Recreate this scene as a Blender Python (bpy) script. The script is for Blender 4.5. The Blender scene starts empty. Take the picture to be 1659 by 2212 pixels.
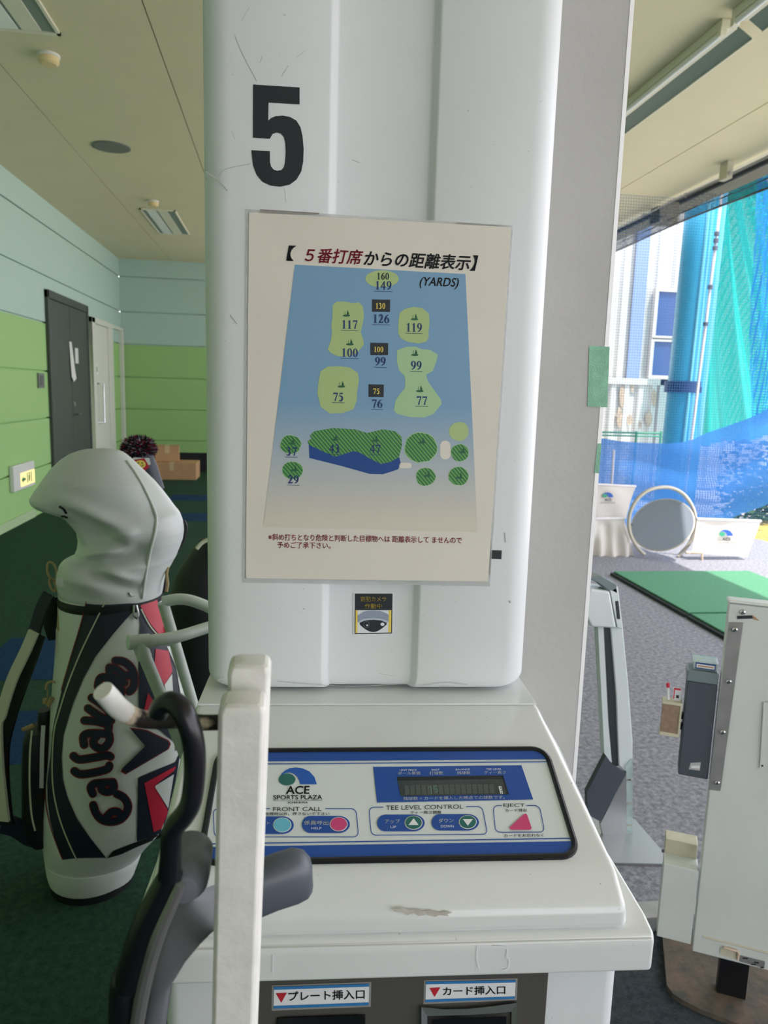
import bpy, bmesh, math, random
import numpy as np
from mathutils import Vector, Matrix
from mathutils.geometry import tessellate_polygon
random.seed(5)
SC = bpy.context.scene
COL = SC.collection
R = math.radians

# ------------------------------------------------------------------ camera, sky, sun, exposure
CAM = np.array([0.0, 0.0, 1.35]); FPX = 1606.0; CX, CY = 829.5, 1106.0
_y, _p, _r = R(7.94), R(9.18), R(1.675)
FW = np.array([math.sin(_y)*math.cos(_p), math.cos(_y)*math.cos(_p), -math.sin(_p)])
_R0 = np.array([math.cos(_y), -math.sin(_y), 0.0]); _U0 = np.cross(_R0, FW)
RT = math.cos(_r)*_R0 + math.sin(_r)*_U0; UP = -math.sin(_r)*_R0 + math.cos(_r)*_U0
cd = bpy.data.cameras.new('camera'); cam = bpy.data.objects.new('camera', cd); COL.objects.link(cam)
M = Matrix.Identity(4)
for i in range(3):
    M[i][0], M[i][1], M[i][2], M[i][3] = RT[i], UP[i], -FW[i], CAM[i]
cam.matrix_world = M
cd.sensor_fit = 'VERTICAL'; cd.sensor_height = 36.0; cd.sensor_width = 27.0; cd.lens = FPX/2212.0*36.0
cd.clip_start = 0.02; cd.clip_end = 500
cd.dof.use_dof = True; cd.dof.focus_distance = 0.85; cd.dof.aperture_fstop = 12.0
SC.camera = cam

W = bpy.data.worlds.new('sky'); SC.world = W; W.use_nodes = True
bg = W.node_tree.nodes['Background']; bg.inputs[0].default_value = (0.90, 0.91, 1.0, 1); bg.inputs[1].default_value = 1.0
sd = bpy.data.lights.new('sun', 'SUN'); sd.energy = 1.8; sd.angle = R(0.6); sd.color = (1.0, 0.95, 0.87)
sun = bpy.data.objects.new('sun', sd); COL.objects.link(sun)
sun.rotation_euler = Vector((-0.26, 0.36, -1.0)).to_track_quat('-Z', 'Y').to_euler()
SC.view_settings.view_transform = 'Standard'; SC.view_settings.look = 'None'
SC.view_settings.gamma = 1.0; SC.view_settings.use_curve_mapping = False
SC.view_settings.exposure = 1.75
SC.cycles.max_bounces = 8; SC.cycles.diffuse_bounces = 5; SC.cycles.transparent_max_bounces = 16

# ------------------------------------------------------------------ measuring the photograph: sight lines onto real planes
def ray(px, py): return FW*FPX + RT*(px-CX) + UP*(CY-py)
def onz(px, py, z=0.0): d = ray(px, py); return CAM + d*(z-CAM[2])/d[2]
def onx(px, py, x): d = ray(px, py); return CAM + d*(x-CAM[0])/d[0]
def ony(px, py, y): d = ray(px, py); return CAM + d*(y-CAM[1])/d[1]
def onp(px, py, o, n, off=0.0):
    d = ray(px, py); q = CAM + d*(np.dot(np.array(o)-CAM, n)/np.dot(d, n))
    return q + np.array(n)*off
KA = R(-3.64)                                   # the bay's pillar stands turned by this much
EX = np.array([math.cos(KA), math.sin(KA), 0.0]); EY = np.array([-math.sin(KA), math.cos(KA), 0.0]); EZ = np.array([0, 0, 1.0])
def K(x, y, z): return EX*x + EY*y + EZ*z
def Kof(p): p = np.array(p); return (float(p@EX), float(p@EY), float(p[2]))

# ------------------------------------------------------------------ materials
def lin(c):
    c = c/255.0
    return c/12.92 if c <= 0.04045 else ((c+0.055)/1.055)**2.4
MATS = {}
def mat(name, rgb, rough=0.5, metal=0.0, spec=0.5, var=0.0, vscale=8.0, bump=0.0, bscale=60.0, speck=0.0, coat=0.0, emit=0.0, rgb2=None, stretch=None):
    m = bpy.data.materials.new(name); m.use_nodes = True; nt = m.node_tree; b = nt.nodes['Principled BSDF']
    c = (lin(rgb[0]), lin(rgb[1]), lin(rgb[2]), 1)
    b.inputs['Base Color'].default_value = c; b.inputs['Roughness'].default_value = rough
    b.inputs['Metallic'].default_value = metal; b.inputs['Specular IOR Level'].default_value = spec
    b.inputs['Coat Weight'].default_value = coat
    if emit: b.inputs['Emission Color'].default_value = c; b.inputs['Emission Strength'].default_value = emit
    N = nt.nodes.new; L = nt.links.new
    tc = N('ShaderNodeTexCoord'); vec = tc.outputs['Object']
    if stretch:
        mp = N('ShaderNodeMapping'); mp.inputs['Scale'].default_value = stretch; L(vec, mp.inputs[0]); vec = mp.outputs[0]
    out = None
    if var or rgb2:
        nz = N('ShaderNodeTexNoise'); nz.inputs['Scale'].default_value = vscale; nz.inputs['Detail'].default_value = 5; L(vec, nz.inputs['Vector'])
        rp = N('ShaderNodeValToRGB'); L(nz.outputs['Fac'], rp.inputs[0])
        if rgb2: a, d = c, (lin(rgb2[0]), lin(rgb2[1]), lin(rgb2[2]), 1)
        else:
            a = tuple(x*(1-var) for x in c[:3])+(1,); d = tuple(min(1, x*(1+var)) for x in c[:3])+(1,)
        rp.color_ramp.elements[0].position = 0.35; rp.color_ramp.elements[1].position = 0.65
        rp.color_ramp.elements[0].color = a; rp.color_ramp.elements[1].color = d
        out = rp.outputs[0]; L(out, b.inputs['Base Color'])
    if speck:                                   # small dark knocks and specks of dirt
        vo = N('ShaderNodeTexNoise'); vo.inputs['Scale'].default_value = speck; vo.inputs['Detail'].default_value = 2; L(vec, vo.inputs['Vector'])
        r2 = N('ShaderNodeValToRGB'); L(vo.outputs['Fac'], r2.inputs[0])
        r2.color_ramp.elements[0].position = 0.20; r2.color_ramp.elements[1].position = 0.25
        r2.color_ramp.elements[0].color = (0.5, 0.48, 0.45, 1); r2.color_ramp.elements[1].color = (1, 1, 1, 1)
        mx = N('ShaderNodeMix'); mx.data_type = 'RGBA'; mx.blend_type = 'MULTIPLY'; mx.inputs[0].default_value = 1
        if out: L(out, mx.inputs[6])
        else: mx.inputs[6].default_value = c
        L(r2.outputs[0], mx.inputs[7]); L(mx.outputs[2], b.inputs['Base Color'])
    if bump:
        n2 = N('ShaderNodeTexNoise'); n2.inputs['Scale'].default_value = bscale; n2.inputs['Detail'].default_value = 4; L(vec, n2.inputs['Vector'])
        bp = N('ShaderNodeBump'); bp.inputs['Strength'].default_value = bump; bp.inputs['Distance'].default_value = 0.01
        L(n2.outputs['Fac'], bp.inputs['Height']); L(bp.outputs[0], b.inputs['Normal'])
    MATS[name] = m; return m
def netmat(name, rgb, period, fill, trans=0.3, base=0.0, axes=(0, 2)):
    """woven netting: threads on a square grid, clear between them; base = how dense the cloth between the threads is"""
    m = bpy.data.materials.new(name); m.use_nodes = True; nt = m.node_tree; nt.nodes.clear(); N = nt.nodes.new; L = nt.links.new
    o = N('ShaderNodeOutputMaterial'); mix = N('ShaderNodeMixShader'); tr = N('ShaderNodeBsdfTransparent')
    df = N('ShaderNodeBsdfDiffuse'); tl = N('ShaderNodeBsdfTranslucent'); m2 = N('ShaderNodeMixShader'); m2.inputs[0].default_value = trans
    c = (lin(rgb[0]), lin(rgb[1]), lin(rgb[2]), 1); df.inputs[0].default_value = c; tl.inputs[0].default_value = c
    L(df.outputs[0], m2.inputs[1]); L(tl.outputs[0], m2.inputs[2])
    tc = N('ShaderNodeTexCoord'); sp = N('ShaderNodeSeparateXYZ'); L(tc.outputs['Object'], sp.inputs[0])
    gs = []
    for a in axes:
        md = N('ShaderNodeMath'); md.operation = 'PINGPONG'; md.inputs[1].default_value = period/2; L(sp.outputs[a], md.inputs[0])
        lt = N('ShaderNodeMath'); lt.operation = 'LESS_THAN'; lt.inputs[1].default_value = period*fill/2; L(md.outputs[0], lt.inputs[0]); gs.append(lt)
    mxm = N('ShaderNodeMath'); mxm.operation = 'MAXIMUM'; L(gs[0].outputs[0], mxm.inputs[0]); L(gs[1].outputs[0], mxm.inputs[1])
    m3 = N('ShaderNodeMath'); m3.operation = 'MAXIMUM'; m3.inputs[1].default_value = base; L(mxm.outputs[0], m3.inputs[0])
    L(m3.outputs[0], mix.inputs[0]); L(tr.outputs[0], mix.inputs[1]); L(m2.outputs[0], mix.inputs[2]); L(mix.outputs[0], o.inputs[0])
    MATS[name] = m; return m

mat('cover_white', (226, 230, 232), 0.38, var=0.02, vscale=5, speck=190)
mat('pillar_grey', (180, 180, 177), 0.6, var=0.04, vscale=6, speck=160, bump=0.08, bscale=90)
mat('chip_white', (205, 206, 205), 0.6)
mat('frp_cream', (228, 231, 231), 0.16, var=0.015, vscale=6, coat=0.3, speck=150)
mat('body_white', (226, 230, 232), 0.3, speck=140)
mat('slot_grey', (80, 78, 75), 0.5)
mat('black', (14, 15, 18), 0.4)
mat('black_rubber', (18, 19, 24), 0.3)
mat('ink_black', (30, 38, 44), 0.5)
mat('ink_dark', (44, 46, 52), 0.6)
mat('silver', (190, 192, 194), 0.3, metal=0.8)
mat('steel', (165, 165, 163), 0.42, metal=0.55, var=0.08, vscale=20)
mat('chrome', (200, 202, 205), 0.15, metal=0.95)
mat('paper', (230, 224, 213), 0.55, var=0.025, vscale=9)
mat('panel_white', (226, 233, 234), 0.3)
mat('panel_blue', (34, 82, 168), 0.3)
mat('logo_blue', (38, 96, 190), 0.4)
mat('logo_green', (44, 112, 106), 0.4)
mat('logo_green_bright', (60, 165, 130), 0.5)
mat('logo_cyan', (110, 196, 222), 0.35)
mat('button_pink', (214, 72, 130), 0.4)
mat('display_glass', (66, 72, 72), 0.12)
mat('display_cell', (82, 90, 88), 0.3)
mat('display_digit', (120, 170, 165), 0.4)
mat('white_ink', (238, 242, 242), 0.5)
mat('yellow_ink', (238, 214, 96), 0.5)
mat('print_red', (172, 40, 62), 0.55)
mat('print_navy', (30, 58, 112), 0.55)
mat('print_green', (178, 202, 138), 0.55)
mat('print_pale_green', (172, 208, 160), 0.55)
mat('print_pond', (26, 74, 146), 0.55)
mat('print_flag', (44, 104, 72), 0.55)
mat('print_cam', (150, 160, 180), 0.5)
mat('print_cam_pale', (190, 200, 216), 0.5)
mat('sticker_red', (190, 34, 52), 0.5)
mat('sticker_blue', (48, 124, 186), 0.5)
mat('sticker_white', (232, 234, 236), 0.45)
mat('tape_green', (138, 194, 164), 0.6, var=0.12, vscale=60, bump=0.3, bscale=500)
mat('tape_black', (40, 42, 46), 0.6)
mat('residue', (120, 108, 98), 0.9, var=0.3, vscale=150)
mat('scuff', (186, 188, 186), 0.8)
mat('worn_paint', (196, 192, 182), 0.8, var=0.1, vscale=120)
mat('wall_green', (154, 196, 126), 0.75)
mat('wall_mint', (176, 202, 192), 0.75)
mat('wall_dark', (24, 28, 32), 0.8)
mat('ceiling_cream', (214, 208, 176), 0.85, var=0.015, vscale=3)
mat('joint_grey', (150, 146, 120), 0.9)
mat('baseboard_pale', (170, 196, 150), 0.6)
mat('door_dark', (62, 70, 66), 0.55)
mat('door_white', (214, 216, 206), 0.5)
mat('box_white', (216, 218, 214), 0.45)
mat('lit_sign', (244, 226, 150), 0.5, emit=0.25)
mat('sign_green', (20, 120, 70), 0.5)
mat('carton', (190, 150, 110), 0.8, var=0.05)
mat('carton_tape', (205, 180, 140), 0.5)
mat('fixture_white', (222, 220, 200), 0.45)
mat('fixture_dark', (120, 138, 128), 0.5)
mat('tube_white', (236, 240, 238), 0.25)
mat('detector_cream', (220, 200, 150), 0.6)
mat('grille_grey', (110, 116, 110), 0.6)
mat('steel_dark', (92, 96, 98), 0.6, var=0.1)
mat('bracket_tan', (196, 192, 172), 0.6)
mat('bag_white', (214, 220, 214), 0.42, var=0.02)
mat('bag_grey', (206, 212, 210), 0.42, bump=0.05, bscale=300)
mat('bag_navy', (22, 30, 48), 0.5)
mat('bag_black', (16, 18, 22), 0.55)
mat('bag_red', (190, 36, 62), 0.5)
mat('bag_red_edge', (130, 26, 34), 0.5)
mat('bag_tan', (170, 150, 105), 0.6)
mat('strap_cream', (196, 200, 176), 0.6)
mat('pile_navy', (40, 38, 52), 0.95)
mat('pile_grey', (150, 145, 155), 0.95)
mat('pile_red', (150, 30, 55), 0.95)
mat('pipe_white', (206, 216, 208), 0.4, var=0.04, vscale=30)
mat('post_white', (226, 226, 221), 0.55, var=0.05, vscale=60, bump=0.06, bscale=160)
mat('rusty_chip', (46, 38, 34), 0.8, rgb2=(226, 218, 202), vscale=95)
mat('rusty_shaft', (30, 26, 24), 0.75, rgb2=(206, 190, 168), vscale=70)
MATS['rusty_shaft'].node_tree.nodes['Color Ramp'].color_ramp.elements[0].position = 0.5; MATS['rusty_shaft'].node_tree.nodes['Color Ramp'].color_ramp.elements[1].position = 0.62
mat('cart_black', (20, 20, 28), 0.28)
mat('cart_grey', (112, 116, 124), 0.42)
mat('cart_silver', (150, 148, 150), 0.35, metal=0.7)
mat('grip_grey', (78, 84, 94), 0.4)
mat('acrylic_white', (226, 234, 236), 0.2)
mat('slot_black', (48, 56, 62), 0.5)
mat('cabinet_white', (214, 220, 214), 0.4, var=0.03, vscale=6, speck=120)
mat('cabinet_cream', (206, 202, 176), 0.5, var=0.06, vscale=25)
mat('plastic_dark', (74, 82, 92), 0.55)
mat('plastic_clear_grey', (120, 134, 138), 0.35)
mat('mesh_brown', (150, 128, 108), 0.6, var=0.15, vscale=80)
mat('pen_red', (220, 40, 70), 0.4)
mat('rust_plate', (72, 72, 66), 0.75, rgb2=(108, 92, 76), vscale=26, bump=0.2)
mat('mat_green', (84, 146, 112), 0.9, var=0.08, vscale=60, bump=0.4, bscale=400)
mat('mat_base', (36, 46, 48), 0.8)
mat('mirror_grey', (142, 152, 168), 0.18, spec=0.6)
mat('mirror_frame', (196, 190, 176), 0.4, metal=0.2)
mat('banner_white', (220, 214, 206), 0.6, var=0.02, vscale=20)
mat('pole_blue', (58, 172, 214), 0.4)
mat('pole_band', (24, 60, 110), 0.5)
mat('siding_white', (204, 200, 197), 0.6)
mat('siding_blue', (136, 156, 198), 0.6)
mat('window_blue', (56, 84, 140), 0.25)
mat('container_white', (226, 222, 216), 0.6, rgb2=(226, 222, 216), vscale=3)
mat('rust_brown', (206, 184, 160), 0.8, var=0.2, vscale=30)
mat('fence_green', (70, 160, 120), 0.6)
mat('guy_white', (230, 226, 226), 0.5)
mat('grass_yellow', (206, 178, 84), 0.95, var=0.15, vscale=30)
mat('gravel', (214, 208, 200), 0.95, var=0.06, vscale=10)
mat('leaf', (34, 66, 50), 0.9, rgb2=(78, 112, 66), vscale=12)
netmat('net_blue', (78, 142, 220), 0.022, 0.34, 0.55, 0.74)
netmat('net_blue_thin', (50, 140, 205), 0.03, 0.3, 0.5, 0.15)
netmat('net_green', (58, 198, 186), 0.03, 0.3, 0.5, 0.92)
netmat('net_black', (44, 48, 54), 0.012, 0.42, 0.1, 0.12, axes=(1, 2))
netmat('net_fine', (70, 110, 160), 0.026, 0.10, 0.2, 0.0)

def carpet(name, c1, c2, tiles=None):
    m = bpy.data.materials.new(name); m.use_nodes = True; nt = m.node_tree; b = nt.nodes['Principled BSDF']; N = nt.nodes.new; L = nt.links.new
    b.inputs['Roughness'].default_value = 0.95; b.inputs['Specular IOR Level'].default_value = 0.1
    tc = N('ShaderNodeTexCoord'); mp = N('ShaderNodeMapping'); mp.inputs['Scale'].default_value = (90, 420, 1); mp.inputs['Rotation'].default_value = (0, 0, R(8))
    L(tc.outputs['Object'], mp.inputs[0])
    nz = N('ShaderNodeTexNoise'); nz.inputs['Scale'].default_value = 1.2; nz.inputs['Detail'].default_value = 4; L(mp.outputs[0], nz.inputs['Vector'])
    n2 = N('ShaderNodeTexNoise'); n2.inputs['Scale'].default_value = 50; n2.inputs['Detail'].default_value = 5; L(tc.outputs['Object'], n2.inputs['Vector'])
    ad = N('ShaderNodeMath'); ad.operation = 'ADD'; L(nz.outputs['Fac'], ad.inputs[0]); L(n2.outputs['Fac'], ad.inputs[1])
    rp = N('ShaderNodeValToRGB'); rp.color_ramp.elements[0].position = 0.40; rp.color_ramp.elements[1].position = 0.62
    hf = N('ShaderNodeMath'); hf.operation = 'MULTIPLY'; hf.inputs[1].default_value = 0.5; L(ad.outputs[0], hf.inputs[0]); L(hf.outputs[0], rp.inputs[0])
    rp.color_ramp.elements[0].color = (lin(c1[0]), lin(c1[1]), lin(c1[2]), 1); rp.color_ramp.elements[1].color = (lin(c2[0]), lin(c2[1]), lin(c2[2]), 1)
    L(rp.outputs[0], b.inputs['Base Color'])
    bp = N('ShaderNodeBump'); bp.inputs['Strength'].default_value = 0.5; bp.inputs['Distance'].default_value = 0.006
    L(nz.outputs['Fac'], bp.inputs['Height']); L(bp.outputs[0], b.inputs['Normal']); MATS[name] = m
carpet('carpet_green', (36, 62, 50), (52, 82, 64))
carpet('carpet_blue', (24, 52, 84), (34, 66, 100))
carpet('carpet_grey', (116, 118, 128), (172, 172, 180))
carpet('carpet_shaded', (52, 60, 66), (78, 84, 90))  # charcoal: the shade on the near bay floor is put into this colour

def striped(name, c1, c2, period, angle, duty=0.35):
    m = bpy.data.materials.new(name); m.use_nodes = True; nt = m.node_tree; b = nt.nodes['Principled BSDF']; N = nt.nodes.new; L = nt.links.new
    b.inputs['Roughness'].default_value = 0.55
    tc = N('ShaderNodeTexCoord'); mp = N('ShaderNodeMapping'); mp.inputs['Rotation'].default_value = (0, angle, 0); L(tc.outputs['Object'], mp.inputs[0])
    sp = N('ShaderNodeSeparateXYZ'); L(mp.outputs[0], sp.inputs[0])
    md = N('ShaderNodeMath'); md.operation = 'PINGPONG'; md.inputs[1].default_value = period/2; L(sp.outputs[0], md.inputs[0])
    lt = N('ShaderNodeMath'); lt.operation = 'LESS_THAN'; lt.inputs[1].default_value = period*duty/2; L(md.outputs[0], lt.inputs[0])
    mx = N('ShaderNodeMix'); mx.data_type = 'RGBA'; L(lt.outputs[0], mx.inputs[0])
    mx.inputs[6].default_value = (lin(c1[0]), lin(c1[1]), lin(c1[2]), 1); mx.inputs[7].default_value = (lin(c2[0]), lin(c2[1]), lin(c2[2]), 1)
    L(mx.outputs[2], b.inputs['Base Color']); MATS[name] = m
striped('print_hatched', (104, 166, 88), (44, 112, 72), 0.0034, R(42), 0.45)
def gradient_z(name, ca, cb, z0, z1):
    m = bpy.data.materials.new(name); m.use_nodes = True; nt = m.node_tree; b = nt.nodes['Principled BSDF']; N = nt.nodes.new; L = nt.links.new
    b.inputs['Roughness'].default_value = 0.55
    tc = N('ShaderNodeTexCoord'); sp = N('ShaderNodeSeparateXYZ'); L(tc.outputs['Object'], sp.inputs[0])
    mr = N('ShaderNodeMapRange'); mr.inputs[1].default_value = z0; mr.inputs[2].default_value = z1; L(sp.outputs[2], mr.inputs[0])
    rp = N('ShaderNodeValToRGB'); L(mr.outputs[0], rp.inputs[0])
    rp.color_ramp.elements[0].color = (lin(cb[0]), lin(cb[1]), lin(cb[2]), 1); rp.color_ramp.elements[1].color = (lin(ca[0]), lin(ca[1]), lin(ca[2]), 1)
    L(rp.outputs[0], b.inputs['Base Color']); MATS[name] = m
gradient_z('print_sea', (126, 168, 202), (222, 214, 198), 0.075, 0.215)

def clear(name, tint, alpha, rough=0.08):
    m = bpy.data.materials.new(name); m.use_nodes = True; nt = m.node_tree; nt.nodes.clear(); N = nt.nodes.new; L = nt.links.new
    o = N('ShaderNodeOutputMaterial'); mix = N('ShaderNodeMixShader'); mix.inputs[0].default_value = alpha
    tr = N('ShaderNodeBsdfTransparent'); pb = N('ShaderNodeBsdfPrincipled'); pb.inputs['Roughness'].default_value = rough
    pb.inputs['Base Color'].default_value = (lin(tint[0]), lin(tint[1]), lin(tint[2]), 1)
    L(tr.outputs[0], mix.inputs[1]); L(pb.outputs[0], mix.inputs[2]); L(mix.outputs[0], o.inputs[0]); MATS[name] = m
clear('laminate', (222, 224, 222), 0.35)
clear('plastic_clear', (190, 215, 212), 0.4)

# ------------------------------------------------------------------ mesh building
ROOT = {}
def thing(name, label, cat, loc=(0, 0, 0), rotz=0.0, group=None):
    o = bpy.data.objects.new(name, None); COL.objects.link(o); o.empty_display_size = 0.1
    o.location = tuple(float(x) for x in loc); o.rotation_euler = (0, 0, rotz); o['label'] = label; o['category'] = cat
    if group: o['group'] = group
    ROOT[o.name] = Matrix.Translation(Vector(o.location)) @ Matrix.Rotation(rotz, 4, 'Z'); return o
def tag(o, label, cat, group=None, kind=None):
    o['label'] = label; o['category'] = cat
    if group: o['group'] = group
    if kind: o['kind'] = kind
    return o
class MB:
    def __init__(s): s.v = []; s.f = []; s.m = []; s.mats = []; s.sm = []
    def mi(s, m):
        if m not in s.mats: s.mats.append(m)
        return s.mats.index(m)
    def add(s, verts, faces, m, smooth=False):
        b = len(s.v); k = s.mi(m); s.v += [tuple(float(c) for c in p) for p in verts]
        for f in faces: s.f.append([b+i for i in f]); s.m.append(k); s.sm.append(smooth)
    def box(s, lo, hi, m, fr=None):
        vs = [(x, y, z) for z in (lo[2], hi[2]) for y in (lo[1], hi[1]) for x in (lo[0], hi[0])]
        if fr: vs = [fr(*p) for p in vs]
        s.add(vs, [(0, 2, 3, 1), (4, 5, 7, 6), (0, 1, 5, 4), (2, 6, 7, 3), (0, 4, 6, 2), (1, 3, 7, 5)], m)
    def hexa(s, a, b, m):                      # two quads a, b (same winding) joined into a solid
        s.add(list(a)+list(b), [(3, 2, 1, 0), (4, 5, 6, 7), (0, 1, 5, 4), (1, 2, 6, 5), (2, 3, 7, 6), (3, 0, 4, 7)], m)
    def loft(s, loops, m, closed=True, caps=(True, True), smooth=True):
        n = len(loops[0]); vs = [p for l in loops for p in l]; fs = []
        for i in range(len(loops)-1):
            for j in range(n if closed else n-1):
                k = (j+1) % n; fs.append((i*n+j, i*n+k, (i+1)*n+k, (i+1)*n+j))
        s.add(vs, fs, m, smooth)
        b = len(s.v)-len(vs)
        for c, on in ((0, caps[0]), (len(loops)-1, caps[1])):
            if on and closed:
                s.f.append([b+c*n+j for j in range(n)]); s.m.append(s.mi(m)); s.sm.append(False)
    def tube(s, pts, r, m, seg=12, caps=(True, True), dense=0, flat=1.0):
        P = [np.array(p, float) for p in pts]
        rs = list(r) if hasattr(r, '__len__') else [r]*len(P)
        if dense: P, rs = crom(P, rs, dense)
        loops = []; up = None
        for i, p in enumerate(P):
            t = P[min(i+1, len(P)-1)]-P[max(i-1, 0)]; t = t/(np.linalg.norm(t)+1e-12)
            if up is None: up = np.array([0, 0, 1.0]) if abs(t[2]) < 0.9 else np.array([0, 1.0, 0])
            a = np.cross(t, up); a = a/np.linalg.norm(a); b = np.cross(a, t); up = b
            loops.append([p+(a*math.cos(2*math.pi*k/seg)+b*math.sin(2*math.pi*k/seg)*flat)*rs[i] for k in range(seg)])
        s.loft(loops, m, True, caps)
    def lathe(s, c, prof, m, seg=32, axis='z', smooth=True):
        loops = []
        for r_, h in prof:
            l = []
            for k in range(seg):
                a = 2*math.pi*k/seg; x, y = r_*math.cos(a), r_*math.sin(a)
                l.append((c[0]+x, c[1]+y, c[2]+h) if axis == 'z' else (c[0]+x, c[1]+h, c[2]+y) if axis == 'y' else (c[0]+h, c[1]+x, c[2]+y))
            loops.append(l)
        s.loft(loops, m, True, (True, True), smooth)
    def poly(s, pts2, mapf, m):                # flat printed shape; pts2 are mapped onto the surface
        t = tessellate_polygon([[Vector((p[0], p[1], 0)) for p in pts2]])
        s.add([mapf(*p) for p in pts2], [tuple(reversed(x)) for x in t], m)
    def ribbon(s, pts, w, mapf, m, dense=6, round_ends=True):
        P = [np.array(p, float) for p in pts]; ws = list(w) if hasattr(w, '__len__') else [w]*len(P)
        if dense and len(P) > 2: P, ws = crom(P, ws, dense)
        A = []; B = []
        for i, p in enumerate(P):
            t = P[min(i+1, len(P)-1)]-P[max(i-1, 0)]; t = t/(np.linalg.norm(t)+1e-12); n = np.array([-t[1], t[0]])*ws[i]/2
            A.append(p+n); B.append(p-n)
        vs = [mapf(*p) for p in A]+[mapf(*p) for p in B]; n = len(A)
        s.add(vs, [(i, i+1, n+i+1, n+i) for i in range(n-1)], m)
        if round_ends:
            for e in (0, n-1):
                c = P[e]; q = [mapf(c[0]+ws[e]/2*math.cos(a*math.pi/6), c[1]+ws[e]/2*math.sin(a*math.pi/6)) for a in range(12)]
                s.add(q, [tuple(range(12))], m)
    def scan(s, poly, mapf, m, step=5.0):      # fills an outline over a curved surface, row by row
        ys = [p[1] for p in poly]; y0, y1 = min(ys), max(ys); n = max(2, int((y1-y0)/step)); rows = np.linspace(y0, y1, n+1)
        def cross(y):
            xs = []
            for i in range(len(poly)):
                (xa, ya), (xb, yb) = poly[i], poly[(i+1) % len(poly)]
                if (ya <= y < yb) or (yb <= y < ya): xs.append(xa+(y-ya)*(xb-xa)/(yb-ya))
            return sorted(xs)
        for a, b in zip(rows[:-1], rows[1:]):
            e = (b-a)*1e-3; ca, cb = cross(a+e), cross(b-e)
            if len(ca) != len(cb): ca = cb = cross((a+b)/2)
            for k in range(0, len(ca)-1, 2):
                q = max(1, int(max(ca[k+1]-ca[k], cb[k+1]-cb[k])/(step*1.6)))
                t = np.linspace(0, 1, q+1)
                vs = [mapf(ca[k]+(ca[k+1]-ca[k])*u, a) for u in t]+[mapf(cb[k]+(cb[k+1]-cb[k])*u, b) for u in t]
                s.add(vs, [(i, q+1+i, q+2+i, i+1) for i in range(q)], m, True)
    def build(s, name, parent=None, loc=None, rotz=0.0, bevel=0.0, seg=3, sharp=35, angle=30):
        me = bpy.data.meshes.new(name); o = bpy.data.objects.new(name, me); COL.objects.link(o)
        if parent is not None:
            root = parent
            while root.parent: root = root.parent
            Mi = ROOT[root.name].inverted(); o.parent = parent
        elif loc is not None:
            Mx = Matrix.Translation(Vector([float(x) for x in loc])) @ Matrix.Rotation(rotz, 4, 'Z'); Mi = Mx.inverted(); o.matrix_world = Mx; ROOT[o.name] = Mx
        else: Mi = Matrix.Identity(4); ROOT[o.name] = Mi
        me.from_pydata([tuple(Mi @ Vector(p)) for p in s.v], [], s.f)
        for m in s.mats: me.materials.append(MATS[m])
        me.polygons.foreach_set('material_index', s.m); me.polygons.foreach_set('use_smooth', [bool(x) for x in s.sm])
        me.update()
        bm = bmesh.new(); bm.from_mesh(me); bmesh.ops.remove_doubles(bm, verts=bm.verts, dist=1e-6)
        if all(s.sm) or bevel: bmesh.ops.recalc_face_normals(bm, faces=bm.faces)
        bm.to_mesh(me); bm.free()
        if bevel:
            b = o.modifiers.new('bevel', 'BEVEL'); b.width = bevel; b.segments = seg; b.limit_method = 'ANGLE'; b.angle_limit = R(angle); b.harden_normals = True
            me.polygons.foreach_set('use_smooth', [True]*len(me.polygons))
        elif any(s.sm): me.set_sharp_from_angle(angle=R(sharp))
        return o
def crom(P, ws, d):
    P = [np.array(p, float) for p in P]; Q = []; V = []
    n = len(P)
    for i in range(n-1):
        a, b, c, e = P[max(i-1, 0)], P[i], P[i+1], P[min(i+2, n-1)]
        for k in range(d):
            t = k/d
            Q.append(0.5*((2*b)+(c-a)*t+(2*a-5*b+4*c-e)*t*t+(3*b-a-3*c+e)*t**3)); V.append(ws[i]+(ws[i+1]-ws[i])*t)
    Q.append(P[-1]); V.append(ws[-1]); return Q, V
def ell(cx, cy, rx, ry, n=28, a0=0, a1=2*math.pi): return [(cx+rx*math.cos(a0+(a1-a0)*k/n), cy+ry*math.sin(a0+(a1-a0)*k/n)) for k in range(n if abs(a1-a0-2*math.pi) < 1e-6 else n+1)]
def rrect(x0, y0, x1, y1, r, n=5):
    o = []
    for cx, cy, a in ((x1-r, y1-r, 0), (x0+r, y1-r, 90), (x0+r, y0+r, 180), (x1-r, y0+r, 270)):
        o += [(cx+r*math.cos(R(a+90*k/n)), cy+r*math.sin(R(a+90*k/n))) for k in range(n+1)]
    return o

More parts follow.
